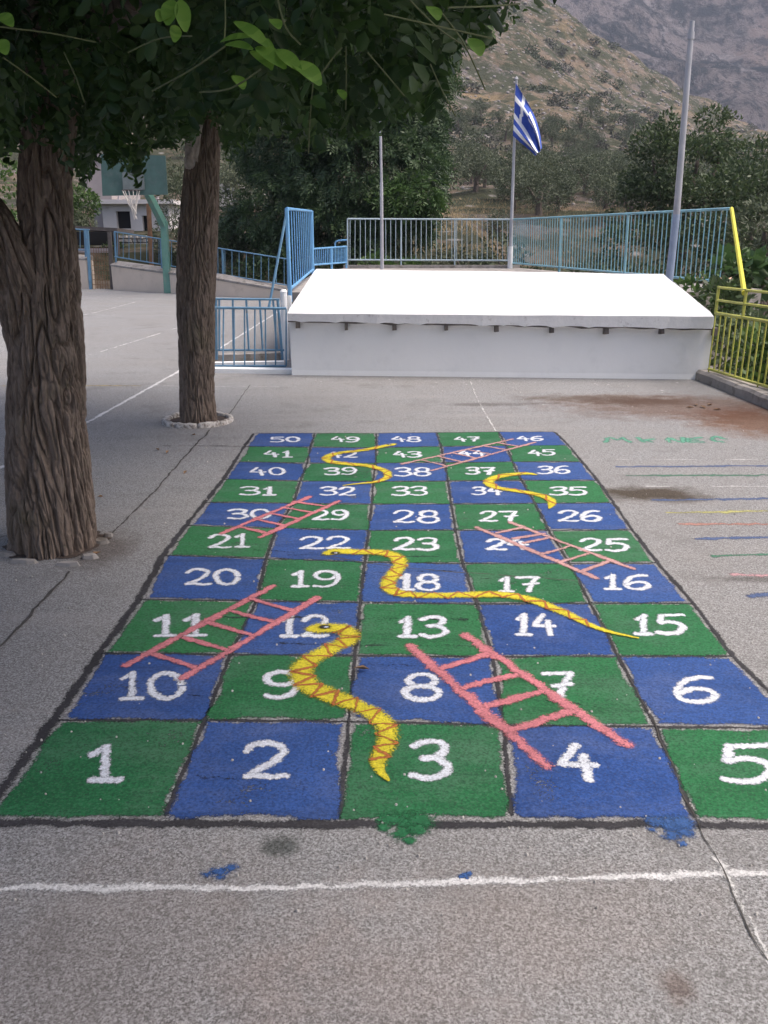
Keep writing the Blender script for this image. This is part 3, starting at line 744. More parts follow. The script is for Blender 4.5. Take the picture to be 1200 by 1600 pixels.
def pinnate(p, D, L, m, ll, lw, rng, droop=.35, hexa=True, flat=.6):
    """compound leaves: rachis from p along D, m leaflet pairs and one at the tip"""
    n = len(p); D = unit(D + np.array([0, 0, -droop]) + rng.normal(size=(n, 3)) * .35)
    up = unit(np.array([0, 0, 1.0]) * flat + rng.normal(size=(n, 3)) * .55)
    S = unit(np.cross(D, up)); Nn = np.cross(S, D)
    Ls = L * rng.uniform(.7, 1.25, n)
    VV = []; cnt = 0
    for q in range(2 * m + 1):
        t = (q // 2 + 1) / (m + .6); side = 1 if q % 2 == 0 else -1
        base = p + D * (Ls * min(1, t))[:, None] + np.array([0, 0, -1.0]) * (Ls * t * t * .18)[:, None]
        dd = D * 1.0 if q == 2 * m else unit(S * side + D * .45 + rng.normal(size=(n, 3)) * .18)
        dd = unit(dd + np.array([0, 0, -.25]))
        nn = unit(Nn + rng.normal(size=(n, 3)) * .3); ss = unit(np.cross(dd, nn)); nn = np.cross(ss, dd)
        l = (ll * rng.uniform(.75, 1.2, n))[:, None]; w_ = (lw * rng.uniform(.8, 1.15, n))[:, None]
        if hexa:
            lift = nn * w_ * .22
            q6 = [base, base + dd*l*.32 + ss*w_*.5 + lift, base + dd*l*.74 + ss*w_*.44 + lift, base + dd*l, base + dd*l*.74 - ss*w_*.44 + lift, base + dd*l*.32 - ss*w_*.5 + lift]
        else:
            q6 = [base, base + dd*l*.5 + ss*w_*.5, base + dd*l, base + dd*l*.5 - ss*w_*.5]
        VV.append(np.stack(q6, 1))
    V = np.concatenate(VV, 0); k = V.shape[1]; nl = len(V)
    b = np.arange(nl)[:, None] * k
    Q = np.concatenate([b + np.array([[0, 1, 2, 3]]), b + np.array([[0, 3, 4, 5]])], 0) if hexa else b + np.array([[0, 1, 2, 3]])
    leaf_t = np.tile(np.clip(rng.normal(.45, .28, n), 0, 1), 2 * m + 1) + rng.normal(0, .08, nl)
    tint = np.clip(np.concatenate([leaf_t, leaf_t]) if hexa else leaf_t, 0, 1)
    return V.reshape(-1, 3), Q, tint
def leaf_cards(p, d, size, asp, rng, upbias=.3, jitter=.8):
    """single small pointed leaves"""
    n = len(p); dd = unit(d + rng.normal(size=(n, 3)) * jitter); up = unit(np.array([0, 0, upbias]) + rng.normal(size=(n, 3)) * .6)
    ss = unit(np.cross(dd, up)); l = (size * rng.uniform(.6, 1.3, n))[:, None]; w_ = l * asp
    V = np.stack([p, p + dd*l*.5 + ss*w_*.5, p + dd*l, p + dd*l*.5 - ss*w_*.5], 1)
    Q = np.arange(n)[:, None] * 4 + np.array([[0, 1, 2, 3]])
    return V.reshape(-1, 3), Q, np.clip(rng.normal(.45, .28, n), 0, 1)
def pv(px, py, Y): return tuple(P(px, py, Y))

# how low the two crowns hang, as seen from the yard: leaflets below this line were pruned for head room
CX = [-400, 0, 60, 100, 112, 125, 145, 160, 185, 205, 218, 235, 250, 270, 290, 318, 340, 356, 370, 385, 420, 460, 520, 560, 600, 650, 685, 705, 722, 745, 775, 805, 830, 870, 1000, 1500]
CY = [300, 245, 240, 248, 270, 290, 284, 258, 262, 276, 282, 255, 240, 236, 218, 196, 215, 256, 240, 215, 222, 232, 230, 215, 210, 200, 172, 140, 100, 72, 62, 48, 28, 0, -60, -120]
def prune(V, Q, T, ragged=14):
    c = V[Q].mean(1); c = np.stack([c[:, 0], c[:, 1], V[Q][:, :, 2].min(1)], 1)
    z = c[:, 1] * cp - (c[:, 2] - H) * sp; yv = c[:, 1] * sp + (c[:, 2] - H) * cp
    px = 600 + F * c[:, 0] / np.maximum(z, .05); py = 800 - F * yv / np.maximum(z, .05)
    lim = np.interp(px, CX, CY) + ragged * np.sin(px * .11) * np.sin(px * .043 + 1) + 10 - R.exponential(1, len(px)) * np.where(np.sin(px * .07 + c[:, 1] * 2) > .1, 14, 42)
    ok = (z < .3) | (py < lim)
    return V, Q[ok], T[ok]
def shade_leaves(blobs, n, size):  # dense leaf layer out of view, added overhead to shade crowns and yard
    p, d = sample_blobs(blobs, n, R, .3, 1.0, -3)
    return leaf_cards(p, d, size, .5, R, 1.5, .8)
def join(*parts):
    Vs, Qs, Ts, b = [], [], [], 0
    for V, Q, T in parts: Vs.append(V); Qs.append(Q + b); Ts.append(T); b += len(V)
    return np.concatenate(Vs), np.concatenate(Qs), np.concatenate(Ts)
# ---- first tree, close on the left
t1 = G(82, 850)
tree1 = thing('tree', 'thick leaning tree with deeply furrowed bark standing nearest on the left', 'tree', (t1.x, t1.y, 0))
Yt = t1.y
bark_mesh('trunk', [Vector((t1.x, Yt, -.12)), P(82, 790, Yt), P(72, 640, Yt), P(74, 500, Yt), P(77, 380, Yt), P(71, 290, Yt), P(84, 60, Yt), P(60, -150, Yt)], [.205, .198, .18, .16, .118, .108, .10, .09], M['bark1'], tree1, 460, 560, .020, 26, .15, .5, .12, 3)
bark_mesh('limb', [P(50, 560, Yt - .02), P(38, 470, Yt - .06), P(10, 403, Yt - .1), P(-24, 352, Yt - .1), P(-80, 280, Yt - .1), P(-170, 160, Yt)], [.09, .122, .122, .12, .115, .10], M['bark1'], tree1, 280, 280, .018, 26, .15, -.4, 0, 9)
def branch(pts, r0, r1, parent, mat=None):
    pts = spline(pts, 6); n = len(pts); mb = MB(); mb.tube(pts, [r0 + (r1 - r0) * i / (n - 1) for i in range(n)], 8)
    return mb.build('branch', mat or M['bark2'], parent, smooth=True)
branch([P(75, 120, Yt), P(180, 20, Yt - .6), P(330, -70, Yt - 1.2), P(480, -120, Yt - 1.7)], .075, .025, tree1)
branch([P(80, 60, Yt), P(160, -60, Yt + .6), P(300, -140, Yt + 1.4)], .07, .03, tree1)
branch([P(80, 40, Yt), P(-20, -80, Yt - .8), P(-150, -200, Yt - 1.6)], .07, .03, tree1)
branch([P(70, 0, Yt), Vector((-1.3, 3.6, 3.6)), Vector((-.5, 2.6, 4.2))], .08, .03, tree1)

blA = [(pv(60, -130, 4.1), (1.35, 1.2, .95)), (pv(-80, -60, 3.4), (.9, .9, .85)), (pv(330, -175, 3.0), (.95, .9, .72)),
       (pv(560, -130, 2.5), (.62, .75, .52)), (pv(690, -130, 2.3), (.42, .5, .36)), (pv(120, 60, 4.4), (.6, .6, .55)), (pv(20, 90, 4.0), (.7, .5, .5)), (pv(450, 20, 3.2), (.7, .6, .45)), (pv(200, -80, 4.6), (.9, 1.0, .75)),
       ((-1.6, 3.6, 3.7), (2.3, 2.2, 1.0)), ((-.2, 2.4, 3.5), (1.5, 1.6, .8)), ((-.2, .6, 3.7), (1.9, 1.4, .8))]
p, d = sample_blobs(blA, 6500, R, .45, 2.2, -1.0)
V, Q, T = prune(*join(prune(*pinnate(p, d, .17, 5, .052, .027, R, .5)), shade_leaves([((-1.4, 3.2, 4.0), (2.6, 2.4, .9)), ((.2, 1.6, 4.0), (2.0, 2.2, .8)), ((-.2, -.8, 4.2), (2.4, 1.8, .8))], 9000, .19)))
np_mesh('crown', V, Q, M['leafA'], tree1, tint=T)
# hanging twigs and bare leaf stalks seen close overhead
for pix, Y0, Y1 in (([(238,142),(300,108),(352,72)], 1.7, 1.5), ([(312,144),(360,138),(408,108)], 1.6, 1.5), ([(0,42),(80,52),(150,66)], 1.8, 1.9), ([(5,90),(50,122),(88,152)], 1.7, 1.9),
        ([(100,82),(118,120),(132,160)], 2.0, 2.0), ([(200,82),(250,60),(300,56)], 1.9, 1.8), ([(540,72),(541,120),(540,172)], 2.0, 2.0), ([(490,120),(484,190),(482,240)], 1.9, 1.9),
        ([(574,82),(600,112),(632,150)], 1.8, 1.9), ([(640,0),(690,48),(748,84)], 1.7, 1.9), ([(600,22),(680,40),(770,60)], 1.6, 1.7), ([(690,20),(720,60),(745,110),(758,140)], 1.7, 1.8),
        ([(500,118),(520,90),(535,74)], 1.8, 1.8), ([(700,12),(760,10),(812,6)], 1.5, 1.6), ([(672,100),(690,140),(712,182)], 1.9, 2.0), ([(430,-20),(445,40),(470,70)], 1.6, 1.6), ([(350,-30),(352,30),(350,66)], 1.7, 1.6)):
    g = [P(x, y, Y0 + (Y1 - Y0) * i / (len(pix) - 1)) for i, (x, y) in enumerate(pix)]
    mb = MB(); mb.tube(spline(g, 5), .0015, 5); mb.build('twig', M['twig'], tree1)
# leaves on low twigs, the light on them painted in as a paler green
def leaflet_mesh(name, specs, mat, parent):
    VV = []; QQ = []; T = []
    for a, b, wd, dy in specs:
        A = np.array(P(a[0], a[1], dy)); Bv = np.array(P(b[0], b[1], dy - .03)); l = np.linalg.norm(Bv - A); dd = (Bv - A) / l
        nn = unit(np.array([.25, -.75, .6]) + R.normal(size=3) * .15); ss = unit(np.cross(dd, nn)); nn = np.cross(ss, dd)
        nseg = 7; base = len(VV)
        for i in range(nseg + 1):
            t = i / nseg; hw = wd * math.sin(math.pi * min(1, t * .93 + .03)) ** .7 * .5; c = A + dd * l * t + nn * (.15 * l * math.sin(math.pi * t) * .3)
            VV += [c - ss * hw + nn * hw * .3, c, c + ss * hw + nn * hw * .3]
        for i in range(nseg):
            o = base + 3 * i
            QQ += [(o, o + 1, o + 4, o + 3), (o + 1, o + 2, o + 5, o + 4)]; T += [R.random()] * 2
    np_mesh(name, VV, QQ, mat, parent, tint=T, smooth=True)
leaflet_mesh('lit_leaves', [((352,70),(395,78),.020,1.5),((366,34),(418,74),.026,1.5),((400,74),(446,108),.03,1.48),((392,80),(424,108),.024,1.49),((432,78),(470,112),.024,1.47),((458,96),(500,134),.036,1.46),
    ((344,66),(392,58),.018,1.52),((418,60),(424,110),.018,1.52),((270,0),(262,40),.028,1.55),((268,18),(248,34),.03,1.55),((282,0),(290,50),.026,1.55),((275,40),(272,66),.02,1.56),((0,22),(20,42),.026,1.7),((0,62),(10,86),.026,1.65),
    ((366,118),(380,140),.024,1.6),((425,30),(436,46),.022,1.6),((530,140),(538,156),.02,1.9),((735,60),(750,88),.035,1.8),((670,10),(684,32),.03,1.7)], M['leafY'], tree1)

# ---- second tree, further back
t2 = G(310, 661)
tree2 = thing('tree', 'slimmer straight tree rising from a white stone ring behind the first tree', 'tree', (t2.x, t2.y, 0))
Y2 = t2.y
bark_mesh('trunk', [Vector((t2.x, Y2, -.1)), P(308, 600, Y2), P(306, 500, Y2), P(307, 400, Y2), P(312, 310, Y2), P(316, 235, Y2), P(318, 120, Y2), P(322, -20, Y2)], [.150, .143, .150, .153, .142, .132, .11, .09], M['bark1'], tree2, 300, 480, .013, 32, .17, .3, .08, 21)
bark_mesh('limb', [P(300, 262, Y2 - .08), P(300, 235, Y2 - .14), P(308, 200, Y2 - .12), P(312, 150, Y2)], [.05, .05, .04, .035], M['scar'], tree2, 40, 40, .01, 20, .3, 0, 0, 4)
branch([P(318, 180, Y2), P(420, 100, Y2 - .4), P(560, 60, Y2 - .5)], .06, .02, tree2)
branch([P(316, 170, Y2), P(220, 110, Y2 - .5), P(120, 90, Y2 - .6)], .055, .02, tree2)
branch([P(320, 100, Y2), P(380, 0, Y2 + .8), P(480, -60, Y2 + 1.4)], .06, .02, tree2)
blB = [(pv(225, 140, 6.4), (.75, .8, .62)), (pv(150, 120, 6.0), (.6, .7, .6)), (pv(330, 70, 6.6), (1.2, 1.1, .80)), (pv(470, 100, 6.8), (.95, 1.0, .68)), (pv(610, 70, 6.6), (.72, .9, .58)), (pv(700, -10, 6.3), (.55, .8, .42)),
       ((-2.0, 7.0, 4.2), (2.2, 2.0, 1.2)), ((-.6, 6.8, 4.2), (2.0, 2.0, 1.1)), ((-3.2, 6.6, 3.6), (1.4, 1.6, 1.2))]
p, d = sample_blobs(blB, 6600, R, .4, 2.4, -.55)
V, Q, T = prune(*join(prune(*pinnate(p, d, .18, 5, .055, .028, R, .6)), shade_leaves([((-2.0, 6.8, 4.6), (2.6, 2.2, 1.0)), ((-.3, 6.6, 4.6), (2.2, 1.9, .9))], 7000, .2)))
np_mesh('crown', V, Q, M['leafA2'], tree2, tint=T)

def stone_ring(cpx, cpy, rx, ry, label, n=9, hh=.045, skip=()):
    c = G(cpx, cpy); t = thing('tree_ring', label, 'stone ring', (c.x, c.y, 0))
    for k in range(n):
        if k in skip: continue
        a0 = 2 * math.pi * (k + .012) / n; a1 = 2 * math.pi * (k + .988) / n; mb = MB()
        am = (a0 + a1) / 2; w_ = .035 * random.uniform(.8, 1.2); h = hh * random.uniform(.7, 1.15)
        prev = None; nseg = 7; vs = []
        for i in range(nseg + 1):
            a = a0 + (a1 - a0) * i / nseg; pinch = .9 if i in (0, nseg) else 1
            for (dr, z) in ((-w_, -.02), (-w_ * .8, h * pinch * .8), (0, h * pinch), (w_ * .8, h * pinch * .75), (w_, -.02)):
                rr = 1 + dr * pinch / rx
                vs.append((c.x + math.cos(a) * rx * rr, c.y + math.sin(a) * ry * (1 + dr * pinch / ry), z + .006 * random.uniform(-1, 1)))
        fs = [(5*i + j, 5*i + j + 1, 5*i + j + 6, 5*i + j + 5) for i in range(nseg) for j in range(4)]
        fs += [(0, 1, 2, 3, 4)[::-1], tuple(5 * nseg + j for j in range(5))]
        mb.add(vs, fs); mb.build('stone', M['ring'], t, smooth=True)
    mb = MB(); blob(mb, c.x, c.y, rx * .97, ry * .97, .006, .04, 36); mb.build('soil', M['soil'], t)
stone_ring(310, 658, .285, .285, 'low ring of whitewashed stones round the foot of the second tree')
c = G(86, 850); pit = thing('tree_pit', 'sunken soil pit with broken edge round the foot of the near tree', 'tree pit', (c.x, c.y, 0))
mb = MB(); blob(mb, c.x, c.y + .02, .262, .255, .003, .22, 50, 4); mb.build('soil', M['soil'], pit)
for (px, py, a, b) in ((140, 872, .05, .03), (108, 884, .07, .02), (40, 880, .08, .02), (158, 848, .05, .035), (10, 868, .06, .03), (170, 838, .03, .03)):
    g = G(px, py); mb = MB(); n = 9
    bot = [(g.x + a * math.cos(6.28 * i / n) * random.uniform(.8, 1.2), g.y + b * math.sin(6.28 * i / n) * random.uniform(.8, 1.2), -.01) for i in range(n)]
    mb.hexa(bot, [(g.x + (x - g.x) * .7, g.y + (y - g.y) * .7, .022 * random.uniform(.7, 1.1)) for x, y, _ in bot]); mb.build('rubble', M['concrete'], pit)

# ------------------------------------------------------------------ the whitewashed stair cover
sc = thing('stair_cover', 'low white building with a sloping whitewashed slab roof across the yard', 'building', G(770, 590))
fl, fr = G(456, 586), G(1106, 593)
side = (fr - fl).normalized(); back = Vector((-side.y, side.x, 0))
e0, e1 = P(449, 487, fl.y - .10), P(1116, 492, fr.y - .12)
b0, b1 = P(494, 420, 11.75), P(1036, 428, 11.55)
g0, g1 = fl + back * 1.9, fr + back * 1.9
# walls
mb = MB()
nf = 40; vs = []; fs = []
wt0, wt1 = e0.z - .06, e1.z - .06
for i in range(nf + 1):
    t = i / nf; p = fl.lerp(fr, t); j = noise.noise(Vector((t * 9, 0, 0))) * .006
    top = wt0 + (wt1 - wt0) * t
    vs += [(p.x, p.y - .012 + j, -.02), (p.x, p.y + j, .06), (p.x, p.y + .002 + j, top)]
for i in range(nf):
    fs += [(3*i, 3*i+3, 3*i+4, 3*i+1), (3*i+1, 3*i+4, 3*i+5, 3*i+2)]
mb.add(vs, fs)
mb.add([fr, g1, g1 + Vector((0, 0, b1.z - .1)), fr + Vector((0, 0, wt1))], [(0, 1, 2, 3)])
mb.add([fl, g0, g0 + Vector((0, 0, b0.z - .1)), fl + Vector((0, 0, wt0))], [(3, 2, 1, 0)])
mb.build('wall', M['white_wall'], sc)
# roof slab with a slightly wavy chipped front edge
mb = MB(); nx, ny = 60, 14; vs = []
for j in range(ny + 1):
    v = j / ny
    for i in range(nx + 1):
        u = i / nx; p = e0.lerp(e1, u).lerp(b0.lerp(b1, u), v)
        vs.append((p.x, p.y + (.012 * noise.noise(Vector((u * 25, 3, 0))) if j == 0 else 0), p.z + .012 * noise.noise(Vector((u * 5, v * 3, 1))) + (-.02 if j == 0 else 0)))
fs = [(j*(nx+1)+i, j*(nx+1)+i+1, (j+1)*(nx+1)+i+1, (j+1)*(nx+1)+i) for j in range(ny) for i in range(nx)]
mb.add(vs, fs); roof = mb.build('roof', M['white_roof'], sc, smooth=True)
mb = MB(); top = [Vector(vs[i]) for i in range(nx + 1)]
fv = []
for i, p in enumerate(top):
    u = i / nx; th = .085 + .05 * u + .018 * noise.noise(Vector((u * 18, 0, 2))) + (.012 if noise.noise(Vector((u * 40, 5, 2))) > .25 else 0)
    fv += [p + Vector((0, -.003, .001)), p + Vector((0, .004 + .012 * noise.noise(Vector((u * 60, 1, 1))), -th * .5)), p + Vector((0, .01, -th)), p + Vector((0, .16, -th + .02))]
mb.add(fv, [(4*i + k + 1, 4*i + k + 5, 4*i + k + 4, 4*i + k) for i in range(nx) for k in range(3)])
mb.add([top[-1], Vector(vs[-1]), Vector(vs[-1]) - Vector((0, 0, .12)), top[-1] - Vector((0, -.01, .125))], [(3, 2, 1, 0)])
mb.add([top[0], Vector(vs[ny*(nx+1)]), Vector(vs[ny*(nx+1)]) - Vector((0, 0, .12)), top[0] - Vector((0, -.01, .125))], [(0, 1, 2, 3)])
mb.build('fascia', M['fascia'], roof)
m = MB(); gp = []  # shade under the fascia, drawn as a jagged strip in the dark metal colour
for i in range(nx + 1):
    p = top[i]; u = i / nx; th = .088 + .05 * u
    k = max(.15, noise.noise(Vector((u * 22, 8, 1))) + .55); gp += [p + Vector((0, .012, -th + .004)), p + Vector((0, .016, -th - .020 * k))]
m.add(gp, [(2*i, 2*i+1, 2*i+3, 2*i+2) for i in range(nx)]); m.build('shade_strip', M['darkmetal'], roof)
for i, px in enumerate((469, 545, 620, 700, 777, 861, 943, 1026, 1106)):
    t = (px - 456) / (1106 - 456); p = fl.lerp(fr, t); z = wt0 + (wt1 - wt0) * t - .085 - .035 * t + random.uniform(-.012, .008)
    mb = MB(); a = .021 + random.uniform(-.004, .008)
    bot = [(p.x - a, p.y - .10, z - .05), (p.x + a, p.y - .105, z - .045), (p.x + a, p.y + .05, z - .06), (p.x - a, p.y + .05, z - .06)]
    mb.hexa(bot, [(p.x - a, p.y - .085, z + .03), (p.x + a * .8, p.y - .09, z + .034), (p.x + a, p.y + .05, z + .035), (p.x - a, p.y + .05, z + .035)])
    mb.build('bracket', M['darkmetal'], sc)
# white drops of lime along the foot of the wall
mb = MB()
for k in range(38):
    px = random.uniform(470, 1060); py = 590 + (px - 456) * .0105 + abs(random.gauss(0, 5)) + 1; g = G(px, py); r = random.uniform(.006, .03)
    blob(mb, g.x, g.y, r * 1.7, r, .0012, .5, 10, k)
tag(mb.build('lime_splashes', M['line']), 'white lime splashes along the foot of the white wall', 'paint splashes', kind='stuff')

# terrace behind it
tz = .86
ter = [(-1.36, 11.62), (4.0, 11.6), (5.45, 12.4), (3.35, 21.6), (-1.0, 21.6), (-1.45, 17.0)]
mb = MB(); mb.hexa([(x, y, -.6) for x, y in ter], [(x, y, tz) for x, y in ter])
tag(mb.build('terrace', M['concrete']), 'grey concrete terrace behind the white stair cover', 'terrace', kind='structure')
mb = MB()
mb.hexa([(-1.0,21.35,tz),(3.35,21.35,tz),(3.35,21.58,tz),(-1.0,21.58,tz)], [(-1.0,21.35,tz+.07),(3.35,21.35,tz+.07),(3.35,21.58,tz+.07),(-1.0,21.58,tz+.07)])
tag(mb.build('terrace_kerb', M['concrete']), 'low concrete kerb under the grey back fence', 'kerb', kind='structure')

# ------------------------------------------------------------------ fences
def fence(name, label, a0, a1, b0, b1, nb, mats, rail=.018, barr=.008, posts=(), postr=.022, extra=(), split=None, cat='fence', group=None, foot=None):
    """rails from a0->a1 (top) and b0->b1 (bottom) with nb bars; posts at given fractions"""
    t = thing(name, label, cat, (b0[0], b0[1], min(b0[2], b1[2]) if foot is None else foot), group)
    a0, a1, b0, b1 = map(Vector, (a0, a1, b0, b1))
    m = MB(); m.bar(a0, a1, rail); m.build('top_rail', mats, t)
    m = MB(); m.bar(b0, b1, rail); m.build('bottom_rail', mats, t)
    for e in extra:
        m = MB(); m.bar(a0.lerp(b0, e), a1.lerp(b1, e), rail); m.build('middle_rail', mats, t)
    m = MB()
    for i in range(nb):
        f = (i + .5) / nb if posts else i / (nb - 1)
        top = a0.lerp(a1, f); bo = b0.lerp(b1, f); j = (a1 - a0).normalized() * random.uniform(-.006, .006)
        m.bar(top, bo + j * random.uniform(.5, 2.2), barr, 5)
    m.build('bars', mats, t)
    for f in posts:
        m = MB(); top = a0.lerp(a1, f); bo = b0.lerp(b1, f); ft = bo.copy(); ft.z = bo.z - .14 if foot is None else foot
        m.bar(top + Vector((0, 0, .005)), ft, postr, 6); m.build('post', mats, t)
    return t
# grey fence along the back of the terrace
Yb = 21.45
fence('fence', 'pale grey bar fence along the back edge of the terrace', P(543, 342, Yb), P(797, 343, Yb), P(543, 406, Yb), P(797, 407, Yb), 32, M['greyrail'], .02, .009, (0, .33, .66, 1), .018, foot=tz)
# long blue fence on the valley side of the terrace
na, nb_ = P(1141, 326, 12.55), P(1129, 440, 12.55)
fence('fence', 'long light blue bar fence along the valley side of the terrace', P(800, 343, 21.3), na, P(800, 411, 21.3), nb_, 66, M['teal'], .02, .0095, (.0, .33, .66), .024, foot=.7)
# tall panel left of the stair cover
fa, fb = P(448, 326, 11.45), P(487, 330, 16.6)
fence('fence', 'tall blue bar panel with rust patches standing left of the white roof', fa, fb, P(453, 452, 11.45), P(489, 421, 16.6), 12, M['bluebright'], .02, .009, (0, 1), .028, foot=.75)
fence('fence', 'low bright blue panel between the tall panel and the grey fence', P(488, 389, 16.7), P(541, 385, 21.3), P(489, 414, 16.7), P(541, 410, 21.3), 20, M['bluebright'], .018, .010, (0, .5, 1), .024, foot=.8)
mb = MB(); mb.tube(spline([P(524, 389, 21.2), P(524, 379, 21.2), P(530, 376, 21.2), P(542, 375, 21.2)], 5), .02, 6)
tag(mb.build('handrail', M['bluebright'], loc=tuple(P(524, 389, 21.2))), 'short bent blue handrail at the corner of the grey fence', 'handrail')
mb = MB(); mb.bar(P(447, 337, 11.45), P(420, 481, 11.2), .017, 8)
tag(mb.build('brace_pole', M['bluerail'], loc=tuple(P(420, 481, 11.2))), 'slanting blue brace pole propping the tall blue panel', 'pole')
mb = MB(); g = P(443, 456, 11.3); mb.bar((g.x, g.y, 0), g, .045, 10); mb.bar(g, g + Vector((0, 0, .03)), .05, 10, .03); g2 = P(450, 462, 11.35); mb.bar((g2.x + .02, g2.y, 0), g2 + Vector((.02, 0, 0)), .028, 8)
tag(mb.build('white_post', M['white_wall'], loc=(g.x, g.y, 0)), 'short white painted post at the corner of the stair cover', 'post')
# stair opening: kerbs and two railings
def kerb(pts, hgt, mat, name, label, back_=.16):
    m = MB()
    for a, b in zip(pts, pts[1:]):
        d = (b - a).normalized(); n_ = Vector((-d.y, d.x, 0)) * back_
        m.hexa([a + Vector((0,0,-.05)), b + Vector((0,0,-.05)), b + n_ + Vector((0,0,-.05)), a + n_ + Vector((0,0,-.05))], [a + Vector((0,0,hgt)), b + Vector((0,0,hgt)), b + n_ + Vector((0,0,hgt)), a + n_ + Vector((0,0,hgt))])
    return tag(m.build(name, mat), label, 'kerb', kind='structure')
kerb([G(322, 583), G(455, 585)], .055, M['white_wall'], 'kerb', 'whitewashed kerb under the front blue railing')
kerb([G(330, 573), G(444, 571)], .05, M['white_wall'], 'kerb', 'whitewashed kerb under the rear blue railing', .1)
kerb([G(330, 566), G(444, 562)], .09, M['concrete'], 'kerb', 'grey concrete step behind the blue railings', .2)
Yf = G(390, 580).y + .08
fence('railing', 'front blue railing beside the white stair cover', P(333, 481, Yf), P(447, 482, Yf), P(333, 572, Yf), P(447, 572, Yf), 8, M['bluerail'], .016, .010, (), cat='railing', foot=.05)
Yr = 10.95
rr_ = fence('railing', 'rear blue railing standing just behind the front one', P(332, 467, Yr), P(437, 468, Yr), P(332, 547, Yr), P(444, 547, Yr), 5, M['bluerail'], .014, .014, (.05, .97), .018, cat='railing', foot=.05)
# court wall, its fence, and the wire gate
wall = [(-420, 436, 372), (-150, 444, 388), (0, 448, 398), (112, 451, 406), (139, 452, 407)], [(177, 453, 416), (262, 458, 428), (340, 463, 438), (452, 468, 457)]
for wi, seg in enumerate(wall):
    t = thing('court_wall', ('beige low wall left of the wire gate, mostly behind the near tree', 'long beige low wall sloping down behind the basketball post')[wi], 'wall', G(seg[0][0], seg[0][1]))
    m = MB(); c_ = MB()
    for (x0, ya, ta), (x1, yb, tb) in zip(seg, seg[1:]):
        a, b = G(x0, ya), G(x1, yb); za, zb = P(x0, ta, a.y).z, P(x1, tb, b.y).z
        d = (b - a).normalized(); n_ = Vector((-d.y, d.x, 0)) * .3
        if n_.y < 0: n_ = -n_
        m.hexa([a - Vector((0,0,.3)), b - Vector((0,0,.3)), b + n_ - Vector((0,0,.3)), a + n_ - Vector((0,0,.3))], [(a.x, a.y, za), (b.x, b.y, zb), (b.x + n_.x, b.y + n_.y, zb), (a.x + n_.x, a.y + n_.y, za)])
        o_ = n_ * .06
        c_.hexa([(a.x - o_.x, a.y - o_.y, za + .003), (b.x - o_.x, b.y - o_.y, zb + .003), (b.x + n_.x, b.y + n_.y, zb + .003), (a.x + n_.x, a.y + n_.y, za + .003)],
                [(a.x - o_.x, a.y - o_.y, za + .06), (b.x - o_.x, b.y - o_.y, zb + .06), (b.x + n_.x, b.y + n_.y, zb + .16), (a.x + n_.x, a.y + n_.y, za + .16)])
    m.build('wall', M['beige'], t); c_.build('coping', M['concrete'], t)
gw = lambda px, base, py, dy=.12: P(px, py, G(px, base).y + dy)
fence('fence', 'blue bar fence on the left stretch of the court wall', gw(-100, 446, 350), gw(140, 452, 359), gw(-100, 446, 382), gw(140, 452, 391), 26, M['bluerail'], .02, .012, (0, .5, .97), .035, foot=.7)
fence('fence', 'blue bar fence on the sloping court wall behind the second tree', gw(179, 453, 362), gw(450, 468, 405), gw(179, 453, 401), gw(450, 468, 446), 26, M['bluerail'], .018, .010, (0, .3, .66, 1), .03, foot=.2)
gt = thing('wire_gate', 'rusty wire mesh gate between dark posts in the court wall', 'gate', G(160, 452))
Yg = G(160, 452).y
m = MB(); m.bar(P(142, 452, Yg), P(136, 360, Yg), .06, 4); m.build('post', M['bluerail'], gt)
m = MB(); m.bar(P(176, 454, Yg), P(171, 362, Yg), .075, 4); m.build('post', M['darkmetal'], gt)
m = MB()
for k in range(8): m.bar(P(145 + 4 * k, 452, Yg), P(142 + 4 * k, 386, Yg), .009, 4)
for k in range(9): m.bar(P(144, 452 - 7.5 * k, Yg - .012), P(174, 453 - 7.5 * k, Yg - .012), .009, 4)
m.build('mesh', M['rust'], gt)
# yellow railing and kerb on the valley side
kb = [kfar, kerbA, kerbB, knear]
m = MB(); n_ = Vector((kdir.y, -kdir.x, 0)) * .26; dz = Vector((0, 0, 1)); steps = 70
vs = []
for i in range(steps + 1):
    p = kfar.lerp(knear, i / steps); e = noise.noise(Vector((i * .8, 0, 0))) * .012; f = noise.noise(Vector((i * .8, 9, 0))) * .012
    vs += [p + Vector((e, 0, -.08)), p + Vector((e + .008, 0, .085 + f)), p + Vector((.035, 0, .115 + f)), p + n_ + Vector((0, 0, .12)), p + n_ + Vector((0, 0, -.9))]
m.add(vs, [(5*i + k, 5*i + k + 5, 5*i + k + 6, 5*i + k + 1) for i in range(steps) for k in range(4)] + [(0, 1, 2, 3, 4)])
tag(m.build('kerb', M['concrete']), 'weathered concrete kerb under the yellow railing', 'kerb', kind='structure')
ry0 = P(1107, 580, 9.45); ry1 = P(1196, 616, 8.28)
dr = (ry1 - ry0); dr.z = 0; far_ = ry0; nearp = ry0 + dr.normalized() * 6.0
zt0 = P(1109, 489, 9.45).z
yr = thing('railing', 'yellow bar railing on the kerb beside the drop', 'railing', (ry0.x, ry0.y, .1))
m = MB(); m.bar((ry0.x, ry0.y, zt0), (nearp.x, nearp.y, zt0 + .02), .018); m.build('top_rail', M['yellowrail'], yr)
m = MB(); m.bar((ry0.x, ry0.y, .15), (nearp.x, nearp.y, .15), .016); m.build('bottom_rail', M['yellowrail'], yr)
m = MB(); m2 = M['yellowrail']
for i in range(54):
    f = i / 53; p = far_.lerp(nearp, f); m.bar((p.x, p.y, .15 if i % 9 else .1), (p.x, p.y, zt0 + .02 * f), .0095, 5)
m.build('bars', M['yellowrail'], yr)
